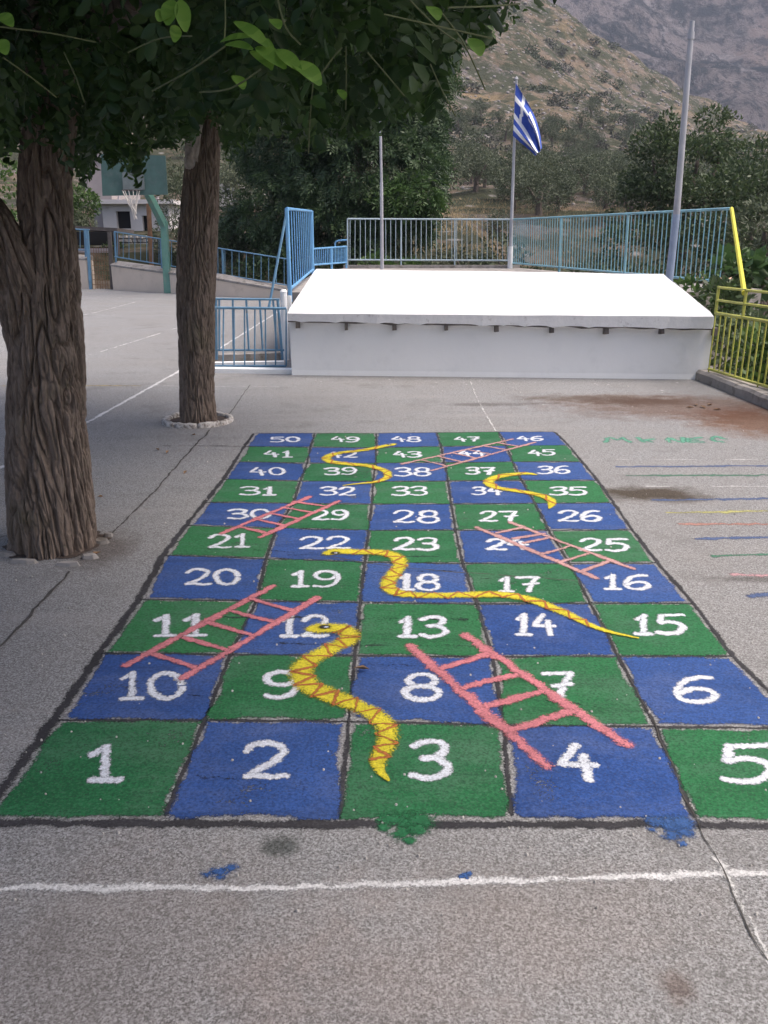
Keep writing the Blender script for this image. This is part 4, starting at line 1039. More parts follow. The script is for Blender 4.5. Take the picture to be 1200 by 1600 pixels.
up0 = P(1113, 449, 9.45); 
for yy in (449, 469):
    z = P(1111, yy, 9.45).z; m = MB(); m.bar((ry0.x, ry0.y, z), (nearp.x, nearp.y, z + .02), .014); m.build('upper_rail', M['yellowrail'], yr)
for f in (0.0, .095, .5, 1.0):
    p = far_.lerp(nearp, f); m = MB(); m.bar((p.x, p.y, zt0), (p.x, p.y, up0.z + .015), .017); m.build('post', M['yellowrail'], yr)
m = MB(); bt = far_.lerp(nearp, .095); m.bar(P(1143, 326, 12.5), P(1163, 458, bt.y), .026, 8)
tag(m.build('leaning_post', M['yellowpost'], loc=tuple(P(1163, 458, bt.y))), 'bright yellow leaning post between the blue fence and the yellow railing', 'post')

# ------------------------------------------------------------------ poles and flag
Yp = 21.2
fp = thing('flagpole', 'grey flagpole standing at the corner of the terrace fence', 'flagpole', (P(797, 412, Yp).x, Yp, tz))
m = MB(); m.bar(P(798, 385, Yp), P(807, 124, Yp), .042, 10, .028); m.bar(P(807, 124, Yp), P(807.2, 119, Yp), .05, 8, .01); m.build('pole', M['pole'], fp, smooth=False)
m = MB(); fo = P(797, 412, Yp); m.bar((fo.x, Yp, tz), P(798, 385, Yp), .062, 10, .055); m.build('foot', M['polewhite'], fp)
pt = thing('pole', 'thin grey pole rising in front of the dark tree behind the fence', 'pole', (P(597, 415, 20.5).x, 20.5, tz))
m = MB(); a = P(597, 415, 20.5); m.bar((a.x, a.y, tz), P(596, 285, 20.5), .045, 8, .04); m.bar(P(596, 285, 20.5), P(592, 60, 20.5), .032, 8, .026); m.build('shaft', M['pole'], pt)
Yl = 13.6
lp = thing('lamp_pole', 'tall pale grey bare pole leaning beside the long blue fence', 'pole', (P(1046, 436, Yl).x, Yl, .8))
m = MB(); m.bar(P(1057, 335, Yl), P(1079, 62, Yl), .052, 14, .04); m.bar(P(1079, 62, Yl), P(1080, 50, Yl), .05, 14, .048); m.bar(P(1080, 50, Yl), P(1081.5, 33, Yl), .038, 12, .035); m.build('shaft', M['pole'], lp)
m = MB(); m.bar(P(1045, 442, Yl), P(1057, 335, Yl), .062, 14, .055); m.build('painted_base', plain('pale_blue_pole_base', (.30, .36, .48), .5, .12, 4, .1), lp)

# flag: cloth sheet hanging from its hoist in folds; stripes are nine bands with a cross in the canton
fl_ = thing('flag', 'blue and white striped flag with a white cross hanging limp on the flagpole', 'flag', tuple(P(801, 215, Yp)))
nu, nv = 72, 54; vs = []; mi = []; fs = []
hoT, hoB = P(806, 130, Yp - .06), P(801.5, 212, Yp - .06)
flyT, flyB = P(847, 232, Yp - .1), P(837, 243, Yp - .25)
for j in range(nv + 1):
    v = j / nv
    for i in range(nu + 1):
        u = i / nu
        s_ = hoT.lerp(hoB, v); e_ = flyT.lerp(flyB, v)
        pth = u ** (.92 + .25 * v)
        p = s_.lerp(e_, pth)
        sag = math.sin(math.pi * u) * (-.10 * (1 - v) - .16 * v)
        p = p + Vector((-sag * (.9 if v < .5 else .5), 0, -abs(sag) * .5 if v > .5 else abs(sag) * .4))
        fold = math.sin(v * 13 + u * 3.0) * .11 * min(1, u * 2.2) + math.sin(v * 6 - u * 7) * .05 * u
        p = p + Vector((fold * .35, fold, fold * .10))
        vs.append(p)
m_ = lambda u, v: (lambda s: (1 if (abs(v * 9 - 2.5) < .5 or abs(u * 13.5 - 2.5) < .5) else 0) if (u * 13.5 < 5 and v * 9 < 5) else s % 2)(int(v * 9))
for j in range(nv):
    for i in range(nu):
        fs.append((j*(nu+1)+i, j*(nu+1)+i+1, (j+1)*(nu+1)+i+1, (j+1)*(nu+1)+i)); mi.append(m_((i + .5) / nu, (j + .5) / nv))
mb = MB(); mb.v = [tuple(x) for x in vs]; mb.f = fs; mb.m = mi
mb.build('cloth', [M['flagblue'], M['flagwhite']], fl_, smooth=True)

# ------------------------------------------------------------------ basketball stand
pb = G(263, 458)
hp = thing('basketball_stand', 'green basketball post with cranked arm, backboard and torn net at the end of the court', 'basketball hoop', (pb.x, pb.y, 0))
Yh = pb.y
m = MB()
for (a, b, r0, r1) in (((263, 459), (256, 346), .145, .13),): m.bar(P(*a, Yh), P(*b, Yh), r0, 4, r1)
m.build('post', M['hoopgreen'], hp)
m = MB(); m.bar(P(256.5, 352, Yh), P(232, 304, Yh - .55), .13, 4, .12); m.bar(P(232, 305, Yh - .55), P(214, 272, Yh - .95), .11, 4, .09); m.build('arm', M['hoopgreen'], hp)
Yk = Yh - 1.05
m = MB(); q = [P(160, 306, Yk + .05), P(262, 304, Yk - .05), P(258, 243, Yk - .05), P(157, 241, Yk + .05)]
m.hexa(q, [x + Vector((0, .05, 0)) for x in q]); bd = m.build('backboard', M['board'], hp)
m = MB(); q = [P(192, 297, Yk - .055), P(226, 296.5, Yk - .055), P(224, 268, Yk - .055), P(191, 269, Yk - .055)]
m.hexa(q, [x + Vector((0, .03, 0)) for x in q]); m.build('target_square', M['boardgrey'], bd)
rc = P(204.5, 297.5, Yk - .32); rim = []
for k in range(25):
    a = 2 * math.pi * k / 24; rim.append(Vector((rc.x + .235 * math.cos(a), rc.y + .235 * math.sin(a), rc.z)))
m = MB(); m.tube(rim, .014, 6); m.bar((rc.x - .1, Yk - .02, rc.z), (rc.x - .1, rc.y + .22, rc.z), .012); m.bar((rc.x + .1, Yk - .02, rc.z), (rc.x + .1, rc.y + .22, rc.z), .012); m.build('rim', M['rim'], hp)
m = MB(); knot = Vector((rc.x + .06, rc.y, rc.z - .62))
for k in range(0, 24, 2):
    p = rim[k]; mid = Vector((rc.x + .02 + (p.x - rc.x) * .42, rc.y + (p.y - rc.y) * .42, rc.z - .32 - .04 * (k % 4)))
    m.tube([p, mid, knot + Vector((random.uniform(-.04, .05), 0, random.uniform(-.14, .1)))], .012, 4)
    q = rim[(k + 2) % 24]; m.bar(p.lerp(mid, .5), q.lerp(mid, .62), .008, 4)
m.build('net', M['net'], hp)
m = MB(); a = P(236, 413, Yh + 1.6); m.bar((a.x, a.y, .3), P(232, 318, Yh + 1.6), .075, 6)
tag(m.build('rusty_post', M['rust'], loc=(a.x, a.y, .3)), 'rusty brown post rising behind the court wall', 'post')

# ------------------------------------------------------------------ buildings on the slope
def house(name, label, Yw, x0, x1, ytop, ybase, depth, wallmat, openings, roof_over=.3, roof_t=.18, roofmat=None, chim=False):
    a = P(x0, ybase, Yw); b = P(x1, ybase, Yw); zt = P(x0, ytop, Yw).z; zb = a.z - 1.0
    t = thing(name, label, 'building', ((a.x + b.x) / 2, Yw, zb))
    ops = []
    for (ox0, ox1, oy0, oy1, kind) in openings:
        p, q = P(ox0, oy0, Yw), P(ox1, oy1, Yw); ops.append((p.x, q.x, q.z, p.z, kind))
    xs = sorted({a.x, b.x, *[o[0] for o in ops], *[o[1] for o in ops]}); zs = sorted({zb, zt, *[o[2] for o in ops], *[o[3] for o in ops]})
    m = MB()
    for i in range(len(xs) - 1):
        for j in range(len(zs) - 1):
            cx, cz = (xs[i] + xs[i+1]) / 2, (zs[j] + zs[j+1]) / 2
            if any(o[0] < cx < o[1] and o[2] < cz < o[3] for o in ops): continue
            m.add([(xs[i], Yw, zs[j]), (xs[i+1], Yw, zs[j]), (xs[i+1], Yw, zs[j+1]), (xs[i], Yw, zs[j+1])], [(0, 1, 2, 3)])
    for o in ops:   # reveals
        x, X, z, Zt, _ = o
        m.add([(x, Yw, z), (X, Yw, z), (X, Yw, Zt), (x, Yw, Zt), (x, Yw + .25, z), (X, Yw + .25, z), (X, Yw + .25, Zt), (x, Yw + .25, Zt)], [(0, 4, 5, 1), (1, 5, 6, 2), (2, 6, 7, 3), (3, 7, 4, 0)])
    m.add([(a.x, Yw, zb), (a.x, Yw + depth, zb), (a.x, Yw + depth, zt), (a.x, Yw, zt)], [(0, 1, 2, 3)]); m.add([(b.x, Yw, zb), (b.x, Yw + depth, zb), (b.x, Yw + depth, zt), (b.x, Yw, zt)], [(3, 2, 1, 0)])
    m.add([(a.x, Yw + depth, zb), (b.x, Yw + depth, zb), (b.x, Yw + depth, zt), (a.x, Yw + depth, zt)], [(3, 2, 1, 0)])
    m.build('wall', wallmat, t)
    m = MB(); m.box((a.x - roof_over, Yw - roof_over, zt + .002), (b.x + roof_over, Yw + depth + roof_over, zt + roof_t)); m.build('roof', roofmat or wallmat, t)
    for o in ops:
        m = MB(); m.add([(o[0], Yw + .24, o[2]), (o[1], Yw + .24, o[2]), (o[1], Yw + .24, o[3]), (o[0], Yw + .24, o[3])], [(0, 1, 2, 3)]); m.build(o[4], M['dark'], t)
    return t, a, b, zt
h1, a, b, zt = house('house', 'white abandoned flat-roofed house with dark empty window seen under the backboard', 38.5, 165, 268, 319, 385, 6, M['house'], [(181, 205, 330, 357, 'window'), (222, 236, 337, 369, 'door')])
m = MB(); p = P(146, 385, 38.9); q = P(166, 318, 38.9); m.hexa([(p.x, 38.9, p.z - 1), (q.x, 38.9, p.z - 1), (q.x, 44, p.z - 1), (p.x, 44, p.z - 1)], [(p.x + .2, 38.9, q.z - .1), (q.x, 38.9, q.z), (q.x, 44, q.z), (p.x + .2, 44, q.z - .1)]); m.build('side_wing', M['houseside'], h1)
m = MB()
for k in range(5):
    x = P(186 + 15 * k, 310, 40).x; m.bar((x, 40 + .3 * (k % 2), zt + .18), (x + random.uniform(-.1, .1), 40, zt + .5 + random.uniform(0, .3)), .08, 5)
m.build('rooftop_stumps', M['houseside'], h1)
house('hill_house', 'small grey house with one narrow dark window above the backboard', 50, 132, 172, 246, 282, 5, M['houseside'], [(143, 149, 253, 270, 'window')], .15)
house('hut', 'tiny white hut on the slope right of the second tree', 58, 342, 368, 291, 310, 3, M['house'], [(350, 357, 297, 306, 'door')], .15)
house('salmon_house', 'salmon coloured house glimpsed beyond the yellow railing', 30, 1172, 1290, 462, 492, 6, M['pinkhouse'], [(1185, 1197, 470, 480, 'window')], .5, .35)
# lean-to roof behind the left fence
sh = thing('shed', 'dark lean-to shed with a weathered tin roof behind the wire gate', 'shed', (P(145, 400, 31).x, 31, .2))
m = MB(); q = [P(60, 356, 30.5), P(184, 362, 30.5)]; m.hexa([q[0], q[1], q[1] + Vector((0, 2, -.05)), q[0] + Vector((0, 2, -.05))], [x + Vector((0, 0, .12)) for x in (q[0], q[1], q[1] + Vector((0, 2, -.05)), q[0] + Vector((0, 2, -.05)))]); m.build('roof', M['darkmetal'], sh)
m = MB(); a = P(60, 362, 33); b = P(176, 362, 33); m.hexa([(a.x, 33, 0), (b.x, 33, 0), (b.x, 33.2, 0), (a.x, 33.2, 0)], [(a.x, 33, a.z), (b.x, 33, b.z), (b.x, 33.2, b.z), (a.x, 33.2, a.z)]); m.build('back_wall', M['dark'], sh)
m = MB(); a = P(60, 388, 30.7); b = P(172, 388, 30.7); m.hexa([(a.x, 30.7, 0), (b.x, 30.7, 0), (b.x, 30.9, 0), (a.x, 30.9, 0)], [(a.x, 30.7, a.z), (b.x, 30.7, b.z), (b.x, 30.9, b.z), (a.x, 30.9, a.z)]); m.build('parapet', M['houseside'], sh)
for px in (112, 182):
    m = MB(); p = P(px, 360, 30.6); m.bar((p.x, 30.6, 0), p, .07, 5); m.build('post', M['darkmetal'], sh)
# dry stone wall
Ys = 33.5; sw_ = thing('stone_wall', 'dry stone wall of pale rubble in front of the white house', 'wall', (P(215, 410, Ys).x, Ys, .3))
m = MB(); a = P(177, 425, Ys); b = P(262, 425, Ys); za, zb_ = P(177, 366, Ys).z, P(262, 372, Ys).z
m.hexa([(a.x, Ys + .08, -.2), (b.x, Ys + .08, -.2), (b.x, Ys + .5, -.2), (a.x, Ys + .5, -.2)], [(a.x, Ys + .08, za - .05), (b.x, Ys + .08, zb_ - .05), (b.x, Ys + .5, zb_ - .05), (a.x, Ys + .5, za - .05)]); m.build('core', M['gap_shade'], sw_)  # dark core: shade between the stones painted into its colour
m = MB(); z = 0.0
while z < za - .02:
    hh = random.uniform(.08, .16); x = a.x
    while x < b.x - .05:
        ww = random.uniform(.12, .36); top = z + hh
        lim = za + (zb_ - za) * (x - a.x) / (b.x - a.x)
        if top < lim + .05:
            g_ = .012; dy = random.uniform(-.04, .03)
            c0 = [(x + g_ + random.uniform(0, .03), Ys + dy, z + g_ + random.uniform(0, .02)), (x + ww - g_, Ys + dy, z + g_ + random.uniform(0, .02)), (x + ww - g_ - random.uniform(0, .03), Ys + dy, top - g_), (x + g_, Ys + dy, top - g_ - random.uniform(0, .02))]
            m.hexa(c0, [(p_[0], Ys + .12, p_[2]) for p_ in c0])
        x += ww
    z += hh
m.build('stones', M['stone'], sw_)

# ------------------------------------------------------------------ vegetation behind the yard
def simple_tree(name, label, blobs, n, size, asp, mat, foot, trunk_r, cat='tree', group=None, gap=1.2, thr=-.5, shell=.6, pinn=None, limbs=3, extra=None):
    t = thing(name, label, cat, tuple(foot), group)
    m = MB(); top = Vector(blobs[0][0]); f = Vector(foot)
    midp = f.lerp(top, .5) + Vector((.1, .05, 0)); m.tube(spline([f - Vector((0, 0, .3)), midp, top], 5), [trunk_r * (1 - .06 * i) for i in range(11)], 8)
    for b in blobs[1:1 + limbs]: m.tube(spline([midp, midp.lerp(Vector(b[0]), .5) + Vector((0, 0, -.15)), Vector(b[0])], 4), [trunk_r * (.6 - .05 * i) for i in range(9)], 6)
    m.build('trunk' if cat == 'tree' else 'stem', M['bark2'], t, smooth=True)
    p, d = sample_blobs(blobs, n, R, shell, gap, thr)
    if pinn: V, Q, T = pinnate(p, d, pinn[0], pinn[1], pinn[2], pinn[3], R, .8, False, .5)
    else: V, Q, T = leaf_cards(p, d, size, asp, R)
    np_mesh('crown' if cat == 'tree' else 'foliage', V, Q, mat, t, tint=T)
    if extra:
        p, d = sample_blobs(extra[0], extra[1], R, .6, gap, thr)
        V, Q, T = pinnate(p, d, pinn[0], pinn[1], pinn[2], pinn[3], R, .6, False, .8); np_mesh('lit_spray', V, Q, extra[2], t, tint=T)
    return t
gz = lambda px, Y: Vector((P(px, 400, Y).x, Y, hill_z(P(px, 400, Y).x, Y)))
simple_tree('feathery_tree', 'dark feathery tree spreading behind the tall blue panel and grey fence', [(pv(555, 260, 26), (1.9, 1.7, 1.7)), (pv(450, 320, 26.5), (1.35, 1.3, 1.15)), (pv(640, 280, 25), (1.0, 1.1, 1.1)), (pv(560, 130, 27), (2.8, 2.2, 2.0)), (pv(450, 210, 27.5), (1.6, 1.5, 1.7)), (pv(640, 190, 26), (.95, 1.1, 1.4)), (pv(540, 345, 25.5), (1.5, 1.2, .8)), (pv(400, 350, 27.5), (1.0, 1.0, .7)), (pv(620, 345, 25), (1.0, 1.0, .7)), (pv(560, -20, 28), (3.2, 2.6, 2.4))],
            15000, .2, .4, M['leafC'], gz(545, 26), .2, gap=1.5, thr=-.8, pinn=(.36, 5, .16, .045), extra=([(pv(650, 300, 24), (.6, .5, .38)), (pv(610, 305, 24), (.35, .4, .25)), (pv(585, 330, 24.2), (.25, .3, .15)), (pv(560, 300, 23.8), (.5, .4, .4))], 260, M['leafC2']))
simple_tree('carob_tree', 'dark spreading tree behind the long blue fence with an open top', [(pv(1060, 285, 30), (1.9, 1.6, 1.5)), (pv(1020, 250, 30), (.9, .9, 1.1)), (pv(1095, 225, 30.5), (1.0, .9, .75)), (pv(1135, 215, 31), (.75, .7, .75)), (pv(1045, 200, 30), (.45, .5, .5)), (pv(1115, 185, 31), (.6, .5, .35)), (pv(1020, 340, 29.5), (1.5, 1.2, 1.0)), (pv(1100, 320, 30), (1.4, 1.2, 1.1)), (pv(1000, 390, 28), (1.5, 1.2, .9))],
            16000, .16, .42, M['leafD'], (P(1050, 500, 30).x, 30, -2.4), .24, gap=1.7, thr=-.35)
simple_tree('dark_tree', 'dense dark green tree at the right behind the leaning yellow post', [(pv(1150, 330, 27), (1.5, 1.4, 1.4)), (pv(1190, 280, 28), (1.4, 1.3, 1.2)), (pv(1110, 390, 26), (1.3, 1.2, 1.1)), (pv(1240, 330, 28), (1.5, 1.4, 1.5)), (pv(1180, 400, 25), (1.2, 1.1, .8))],
            13000, .15, .42, M['leafD'], (P(1160, 520, 27).x, 27, -2.6), .2, gap=1.6, thr=-.4)
simple_tree('grey_tree', 'greyish olive tree by the right edge behind the yellow railing', [(pv(1195, 360, 23), (.9, .9, .8)), (pv(1240, 390, 23), (1.0, .9, .9)), (pv(1185, 420, 22.5), (.6, .6, .5))], 2200, .2, .3, M['leafO'], (P(1195, 520, 23).x, 23, -2.8), .14, gap=2.2, thr=-.3)
# broad-leaved fig behind the yellow railing
ft = thing('fig_tree', 'broad-leaved fig growing just behind the leaning yellow post', 'tree', (P(1165, 560, 14).x, 14, -2.6))
m = MB(); m.tube(spline([Vector((P(1165, 560, 14).x, 14, -2.8)), P(1165, 480, 14), P(1150, 430, 14)], 5), .04, 6); m.tube(spline([P(1165, 490, 14), P(1195, 440, 14), P(1205, 410, 14)], 4), .03, 6); m.build('trunk', M['bark2'], ft)
p, d = sample_blobs([(pv(1150, 425, 14), (.42, .4, .32)), (pv(1192, 430, 14), (.42, .4, .3)), (pv(1135, 500, 13.5), (.4, .4, .3)), (pv(1150, 545, 13.2), (.6, .6, .4))], 750, R, .6, 3.0, -.6)
V, Q, T = leaf_cards(p, d, .19, .85, R, .9, .6); np_mesh('crown', V, Q, M['leafF'], ft, tint=T)
def bush(label, blobs, n, size, asp, mat, foot, name='bush', gap=2.0, thr=-.5, group=None, r=.04):
    return simple_tree(name, label, blobs, n, size, asp, mat, foot, r, 'bush', group, gap, thr, .6, None, 2)
bush('tall silvery olive bush between the basketball post and second tree', [(pv(283, 320, 31), (.95, .9, 1.2)), (pv(290, 270, 31.5), (.7, .7, .7)), (pv(275, 375, 30), (.9, .8, .7)), (pv(255, 395, 30), (.6, .5, .4))], 2800, .16, .26, M['leafO'], (P(283, 420, 31).x, 31, .3), 'olive_bush')
bush('wide dusty bush behind the sloping blue fence', [(pv(400, 378, 27.5), (1.3, 1.0, .75)), (pv(350, 345, 28), (.8, .8, .8)), (pv(440, 390, 27), (.8, .8, .6)), (pv(365, 395, 27), (1.0, .7, .5))], 3600, .17, .32, M['leafB'], (P(390, 430, 27.5).x, 27.5, .1))
bush('light grey-green bush right of the second tree', [(pv(355, 325, 31), (.8, .8, .8)), (pv(385, 320, 31.5), (.7, .7, .6))], 1500, .17, .3, M['leafO'], (P(360, 400, 31).x, 31, .3))
bush('dark bush under the feathery tree by the tall blue panel', [(pv(420, 430, 25.3), (1.2, .6, .5)), (pv(480, 400, 25.2), (1.4, .9, .7)), (pv(520, 380, 24.8), (.8, .7, .5))], 2600, .17, .4, M['leafC'], (P(460, 430, 25.3).x, 25.3, .1))
bush('bright green bush beside the near tree in front of the house', [(pv(122, 315, 35), (.75, .7, .6)), (pv(138, 322, 35), (.45, .5, .45)), (pv(100, 320, 35), (.6, .6, .6))], 1800, .15, .5, M['leafG'], (P(125, 350, 35).x, 35, 1.0))
bush('small silvery bush at the corner of the white house', [(pv(138, 340, 34.5), (.45, .4, .4)), (pv(120, 345, 34.5), (.3, .3, .3))], 700, .13, .3, M['leafO'], (P(138, 365, 34.5).x, 34.5, 1.0))
bush('dark leafy bush at the far left behind the near tree', [(pv(5, 320, 30), (1.2, 1.0, 1.6)), (pv(-90, 300, 30), (1.5, 1.0, 2.0))], 2200, .2, .5, M['leafG'], (P(5, 400, 30).x, 30, .2))
bush('shadowy shrub growing below the gate behind the stone wall', [(pv(178, 395, 32.5), (.5, .4, .35)), (pv(190, 402, 32.5), (.4, .4, .25))], 500, .13, .5, M['leafG'], (P(180, 410, 32.5).x, 32.5, .3))
for k, (px, Y, h_, mt, lab) in enumerate(((585, 22.6, .55, 'leafG', 'low green weed clump behind the left end of the grey fence'), (640, 23.4, .45, 'leafG', 'green weeds behind the middle of the grey fence'), (668, 22.8, .4, 'leafB', 'small dusty shrub behind the grey fence'), (715, 25, .8, 'leafO2', 'grey shrub behind the right half of the grey fence'), (745, 23.2, .5, 'leafB', 'dark low shrub near the flagpole'), (778, 24.5, 1.0, 'leafO2', 'round grey-green shrub just left of the flagpole'),
        (560, 23.5, .9, 'leafC', 'dark shrub at the left end of the grey fence'), (840, 24.5, .9, 'leafO2', 'grey shrub behind the far end of the long blue fence'), (880, 23.5, .8, 'leafB', 'dusty shrub behind the long blue fence'), (930, 22, 1.1, 'leafB', 'broad shrub behind the middle of the long blue fence'), (975, 20, 1.0, 'leafD', 'dark shrub behind the near half of the long blue fence'), (1030, 18, 1.0, 'leafD', 'dark shrub beside the pale pole'), (1090, 16, .9, 'leafG', 'green shrub below the near end of the long blue fence'))):
    x = P(px, 400, Y).x; z = hill_z(x, Y) if x < 3.9 else -.3
    bush(lab, [((x, Y, z + h_ * .6), (h_ * .8, h_ * .7, h_ * .65)), ((x + h_ * .6, Y + .1, z + h_ * .4), (h_ * .5, h_ * .5, h_ * .45))], int(700 * h_ + 250), .14, .4, M[mt], (x, Y, z - (.1 if x < 3.9 else 2.2)), 'shrub')
for k, (px, py, Y, s_, lab) in enumerate(((1128, 545, 9.9, .5, 'leafy shrub behind the far end of the yellow railing'), (1165, 560, 9.2, .45, 'green shrub pressed against the yellow railing bars'), (1205, 600, 8.2, .4, 'low shrub outside the railing at the right edge'), (1092, 472, 11.55, .40, 'dark shrub between the white roof and the yellow railing'), (1128, 478, 11.2, .36, 'shrub behind the upper yellow rails'))):
    c = P(px, py, Y); c.x = max(c.x, 4.05 + s_ * .6)
    bush(lab, [(tuple(c), (s_, s_, s_ * .9)), ((c.x + s_ * .7, c.y + .3, c.z - .2), (s_, s_, s_))], 900, .11, .5, M['leafG' if k % 2 else 'leafD'], (c.x + .1, c.y, -2.9), 'shrub', 3.0)

# olive grove: six kinds of crown, copied over the lower slope
def olive(seed, mat):
    rg = np.random.default_rng(seed)
    t = thing('olive_tree', 'grey-green olive tree in the grove on the lower hillside', 'tree', (0, 0, 0), 'olive trees in the grove on the hillside')
    m = MB(); m.tube([Vector((0, 0, -.4)), Vector((.1, 0, .5)), Vector((0, .1, 1.4))], [.22, .17, .12], 6); m.tube([Vector((.1, 0, .7)), Vector((.7, .2, 1.7))], [.12, .07], 5); m.build('trunk', M['bark2'], t)
    bl = [((rg.uniform(-.9, .9), rg.uniform(-.9, .9), rg.uniform(1.0, 2.3)), (rg.uniform(.7, 1.15), rg.uniform(.7, 1.1), rg.uniform(.55, .95))) for _ in range(6)]
    p, d = sample_blobs(bl, 2600, rg, .7, 1.6, -.6)
    V, Q, T = leaf_cards(p, d, .17, .36, rg); np_mesh('crown', V, Q, mat, t, tint=T)
    return t
protos = [olive(s, M['leafO' if s % 3 else 'leafO2']) for s in range(6)]
rg = random.Random(5); placed = []; first = [True] * 6
def olive_at(x, y, s, k):
    o = protos[k] if first[k] else copy_tree(protos[k]); first[k] = False
    o.location = (x, y, hill_z(x, y) - .1); o.scale = (s, s, s * rg.uniform(.85, 1.1)); o.rotation_euler.z = rg.uniform(0, 6.28)
tries = 0
def proj(v):
    d = Vector(v) - Vector((0, 0, H)); z = d.y * cp - d.z * sp; return 600 + F * d.x / z, 800 - F * (d.y * sp + d.z * cp) / z
while len(placed) < 215 and tries < 20000:
    tries += 1
    y = 50 + 125 * rg.random() ** 1.2; px = rg.uniform(600, 1235) if rg.random() < .95 else rg.uniform(300, 420)
    x = (px - 600) / F * y / 1.02; z = hill_z(x, y); ppx, ppy = proj((x, y, z))
    if 660 < ppx < 800 and 298 < ppy < 352: continue
    if 690 < ppx < 800 and 224 < ppy < 266: continue
    up = np.interp(ppx, [600, 720, 800, 900, 980, 1100, 1230], [215, 215, 205, 190, 182, 205, 230])
    if ppy < up - 25 or (ppy < up + 15 and rg.random() < .6): continue
    s = rg.uniform(.65, 1.15)
    if any((x - a) ** 2 + (y - b) ** 2 < (1.35 * (s + c)) ** 2 for a, b, c in placed): continue
    placed.append((x, y, s)); olive_at(x, y, s, rg.randrange(6))
for (px, y, s) in ((775, 46, .62), (805, 62, 1.25), (840, 58, 1.2), (690, 64, 1.1), (735, 66, 1.15)):
    olive_at((px - 600) / F * y / 1.02, y, s, rg.randrange(6))
# scrub dots higher on the slope
def scrub(seed):
    r_ = np.random.default_rng(100 + seed)
    p, d = sample_blobs([((0, 0, .35), (.9, .8, .55)), ((.5, .2, .3), (.6, .6, .45))], 260, r_, .7, 2, -2)
    V, Q, T = leaf_cards(p, d, .3, .45, r_)
    return tag(np_mesh('hill_shrub', V, Q, M['leafS' if seed % 2 else 'leafO2'], tint=T), 'low grey shrub dotted on the dry upper hillside', 'shrub', 'shrubs dotted over the upper hillside')
sp_ = [scrub(k) for k in range(4)]; f4 = [True] * 4
cnt = 0
while cnt < 298:
    y = rg.uniform(105, 298); px = rg.uniform(560, 1230); x = (px - 600) / F * y / 1.02
    if noise.noise(Vector((x * .03, y * .03, 7))) + .35 < rg.random() * .6: continue
    k = rg.randrange(4); o = sp_[k] if f4[k] else sp_[k].copy()
    if not f4[k]: C.objects.link(o)
    f4[k] = False; s = rg.uniform(.4, 1.6) * (1 + y / 400)
    o.location = (x, y, hill_z(x, y) - .05); o.scale = (s, s, s * rg.uniform(.6, 1)); o.rotation_euler.z = rg.uniform(0, 6.28); cnt += 1
# loose rocks and dry grass
V = []; Q = []
for k in range(3600):
    y = rg.uniform(60, 298) if k % 4 else rg.uniform(150, 298); px = rg.uniform(300, 1240); x = (px - 600) / F * y / 1.02; s = rg.uniform(.1, .45) * (.25 + y / 260); z = hill_z(x, y)
    b = len(V); top = rg.uniform(.4, .9)
    pts = [(-1, -1, -.3), (1, -.8, -.3), (.9, 1, -.3), (-.8, .9, -.3), (-.6, -.6, top), (.5, -.7, top * .8), (.6, .5, top), (-.5, .6, top * .7)]
    V += [(x + a * s * rg.uniform(.7, 1.2), y + c * s, z + e * s) for a, c, e in pts]
    Q += [(b+3, b+2, b+1, b), (b+4, b+5, b+6, b+7), (b, b+1, b+5, b+4), (b+1, b+2, b+6, b+5), (b+2, b+3, b+7, b+6), (b+3, b, b+4, b+7)]
tag(np_mesh('rocks', V, Q, plain('hill_rock', (.30, .275, .265), .95, .25, .5, .4, 4)), 'pale loose rocks strewn over the dry hillside', 'rocks', kind='stuff')
pts = []
for k in range(7000):
    y = rg.uniform(36, 62); px = rg.uniform(560, 1000) if k % 3 else rg.uniform(640, 800); x = (px - 600) / F * y / 1.02; pts.append((x, y, hill_z(x, y)))
for k in range(1500):
    y = rg.uniform(22, 33); x = rg.uniform(-1.2, 3.6); pts.append((x, y, hill_z(x, y)))
p = np.array(pts); d = np.tile([0, 0, 1.0], (len(p), 1))
V, Q, T = leaf_cards(p, d, .2, .13, R, .1, .45)
tag(np_mesh('dry_grass', V, Q, M['straw'], tint=T), 'dry straw coloured grass on the slope behind the fences', 'grass', kind='stuff')
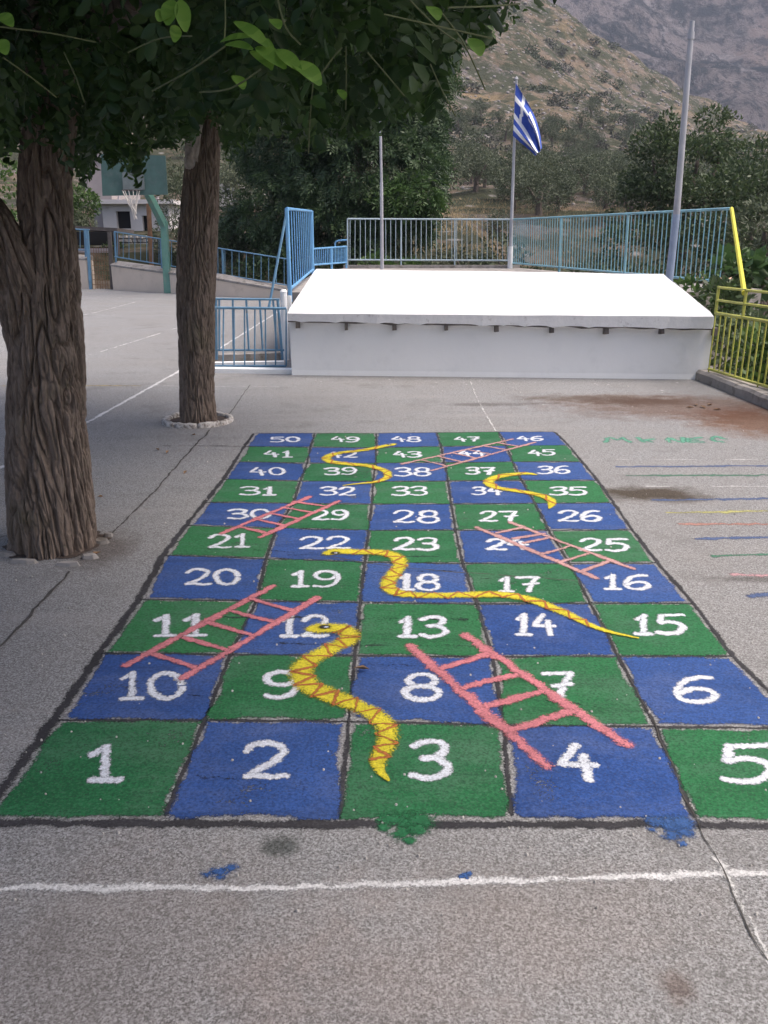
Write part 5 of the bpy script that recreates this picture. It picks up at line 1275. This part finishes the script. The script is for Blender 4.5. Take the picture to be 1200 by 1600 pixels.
# stone edging of the terraces on the slope
# fallen leaves and a dry twig or two on the asphalt
for k, (px, py, s_) in enumerate(((1088, 634, .05), (1098, 637, .06), (1078, 638, .045), (1108, 634, .04), (246, 704, .03), (262, 708, .035), (157, 778, .02), (290, 740, .03), (303, 681, .03), (150, 868, .03), (565, 1050, .03), (1120, 641, .05))):
    g = G(px, py); mb = MB(); a = random.uniform(0, 6.28); u = Vector((math.cos(a), math.sin(a), 0)) * s_; v_ = Vector((-math.sin(a), math.cos(a), 0)) * s_ * .35; z = .006 if px != 565 else .012
    c = Vector((g.x, g.y, z))
    mb.add([c - u, c - u * .2 + v_ + Vector((0, 0, .015)), c + u + Vector((0, 0, .008)), c - u * .2 - v_ + Vector((0, 0, .012)), c - u * .1], [(0, 4, 1), (4, 2, 1), (0, 3, 4), (4, 3, 2)])
    o = mb.build('fallen_leaf', M['dryleaf'], loc=(g.x, g.y, 0))
    tag(o, 'curled dry brown leaf lying on the asphalt', 'leaf', 'dry leaves fallen on the asphalt')

V = []; Q = []
for k in range(420):
    y = 1.6 + 8 * random.random() ** 1.6; x = random.uniform(-.55, .52) * (y + .4); r = random.uniform(.002, .0055) * (1 + y * .06); b = len(V); a = random.uniform(0, 6.28)
    if x > 3.5: continue
    V += [(x + math.cos(a + q * 1.571) * r * random.uniform(.7, 1.2), y + math.sin(a + q * 1.571) * r * random.uniform(.7, 1.2), .001) for q in range(4)] + [(x + math.cos(a + q * 1.571 + .3) * r * .6, y + math.sin(a + q * 1.571 + .3) * r * .6, .002 + r * random.uniform(.7, 1.1)) for q in range(4)]
    Q += [(b + 4, b + 5, b + 6, b + 7)] + [(b + q, b + (q + 1) % 4, b + 4 + (q + 1) % 4, b + 4 + q) for q in range(4)]
tag(np_mesh('grit', V, Q, plain('grit_stone', (.36, .34, .32), .9, .5, 3, 0)), 'loose grit scattered over the asphalt', 'grit', kind='stuff')

# ------------------------------------------------------------------ air
hz, nt, n, b = new_mat('haze_air'); nt.nodes.remove(b)
pvn = nt.nodes.new('ShaderNodeVolumePrincipled'); pvn.inputs['Color'].default_value = (.70, .78, 1.0, 1); pvn.inputs['Density'].default_value = .00030
pvn.inputs['Anisotropy'].default_value = 0.0
nt.links.new(pvn.outputs[0], n['Material Output'].inputs['Volume'])
mb = MB(); mb.box((-950, -80, -260), (1350, 1420, 720)); hb = mb.build('haze', hz)
tag(hb, 'thin bluish haze in the valley air', 'haze', kind='stuff')
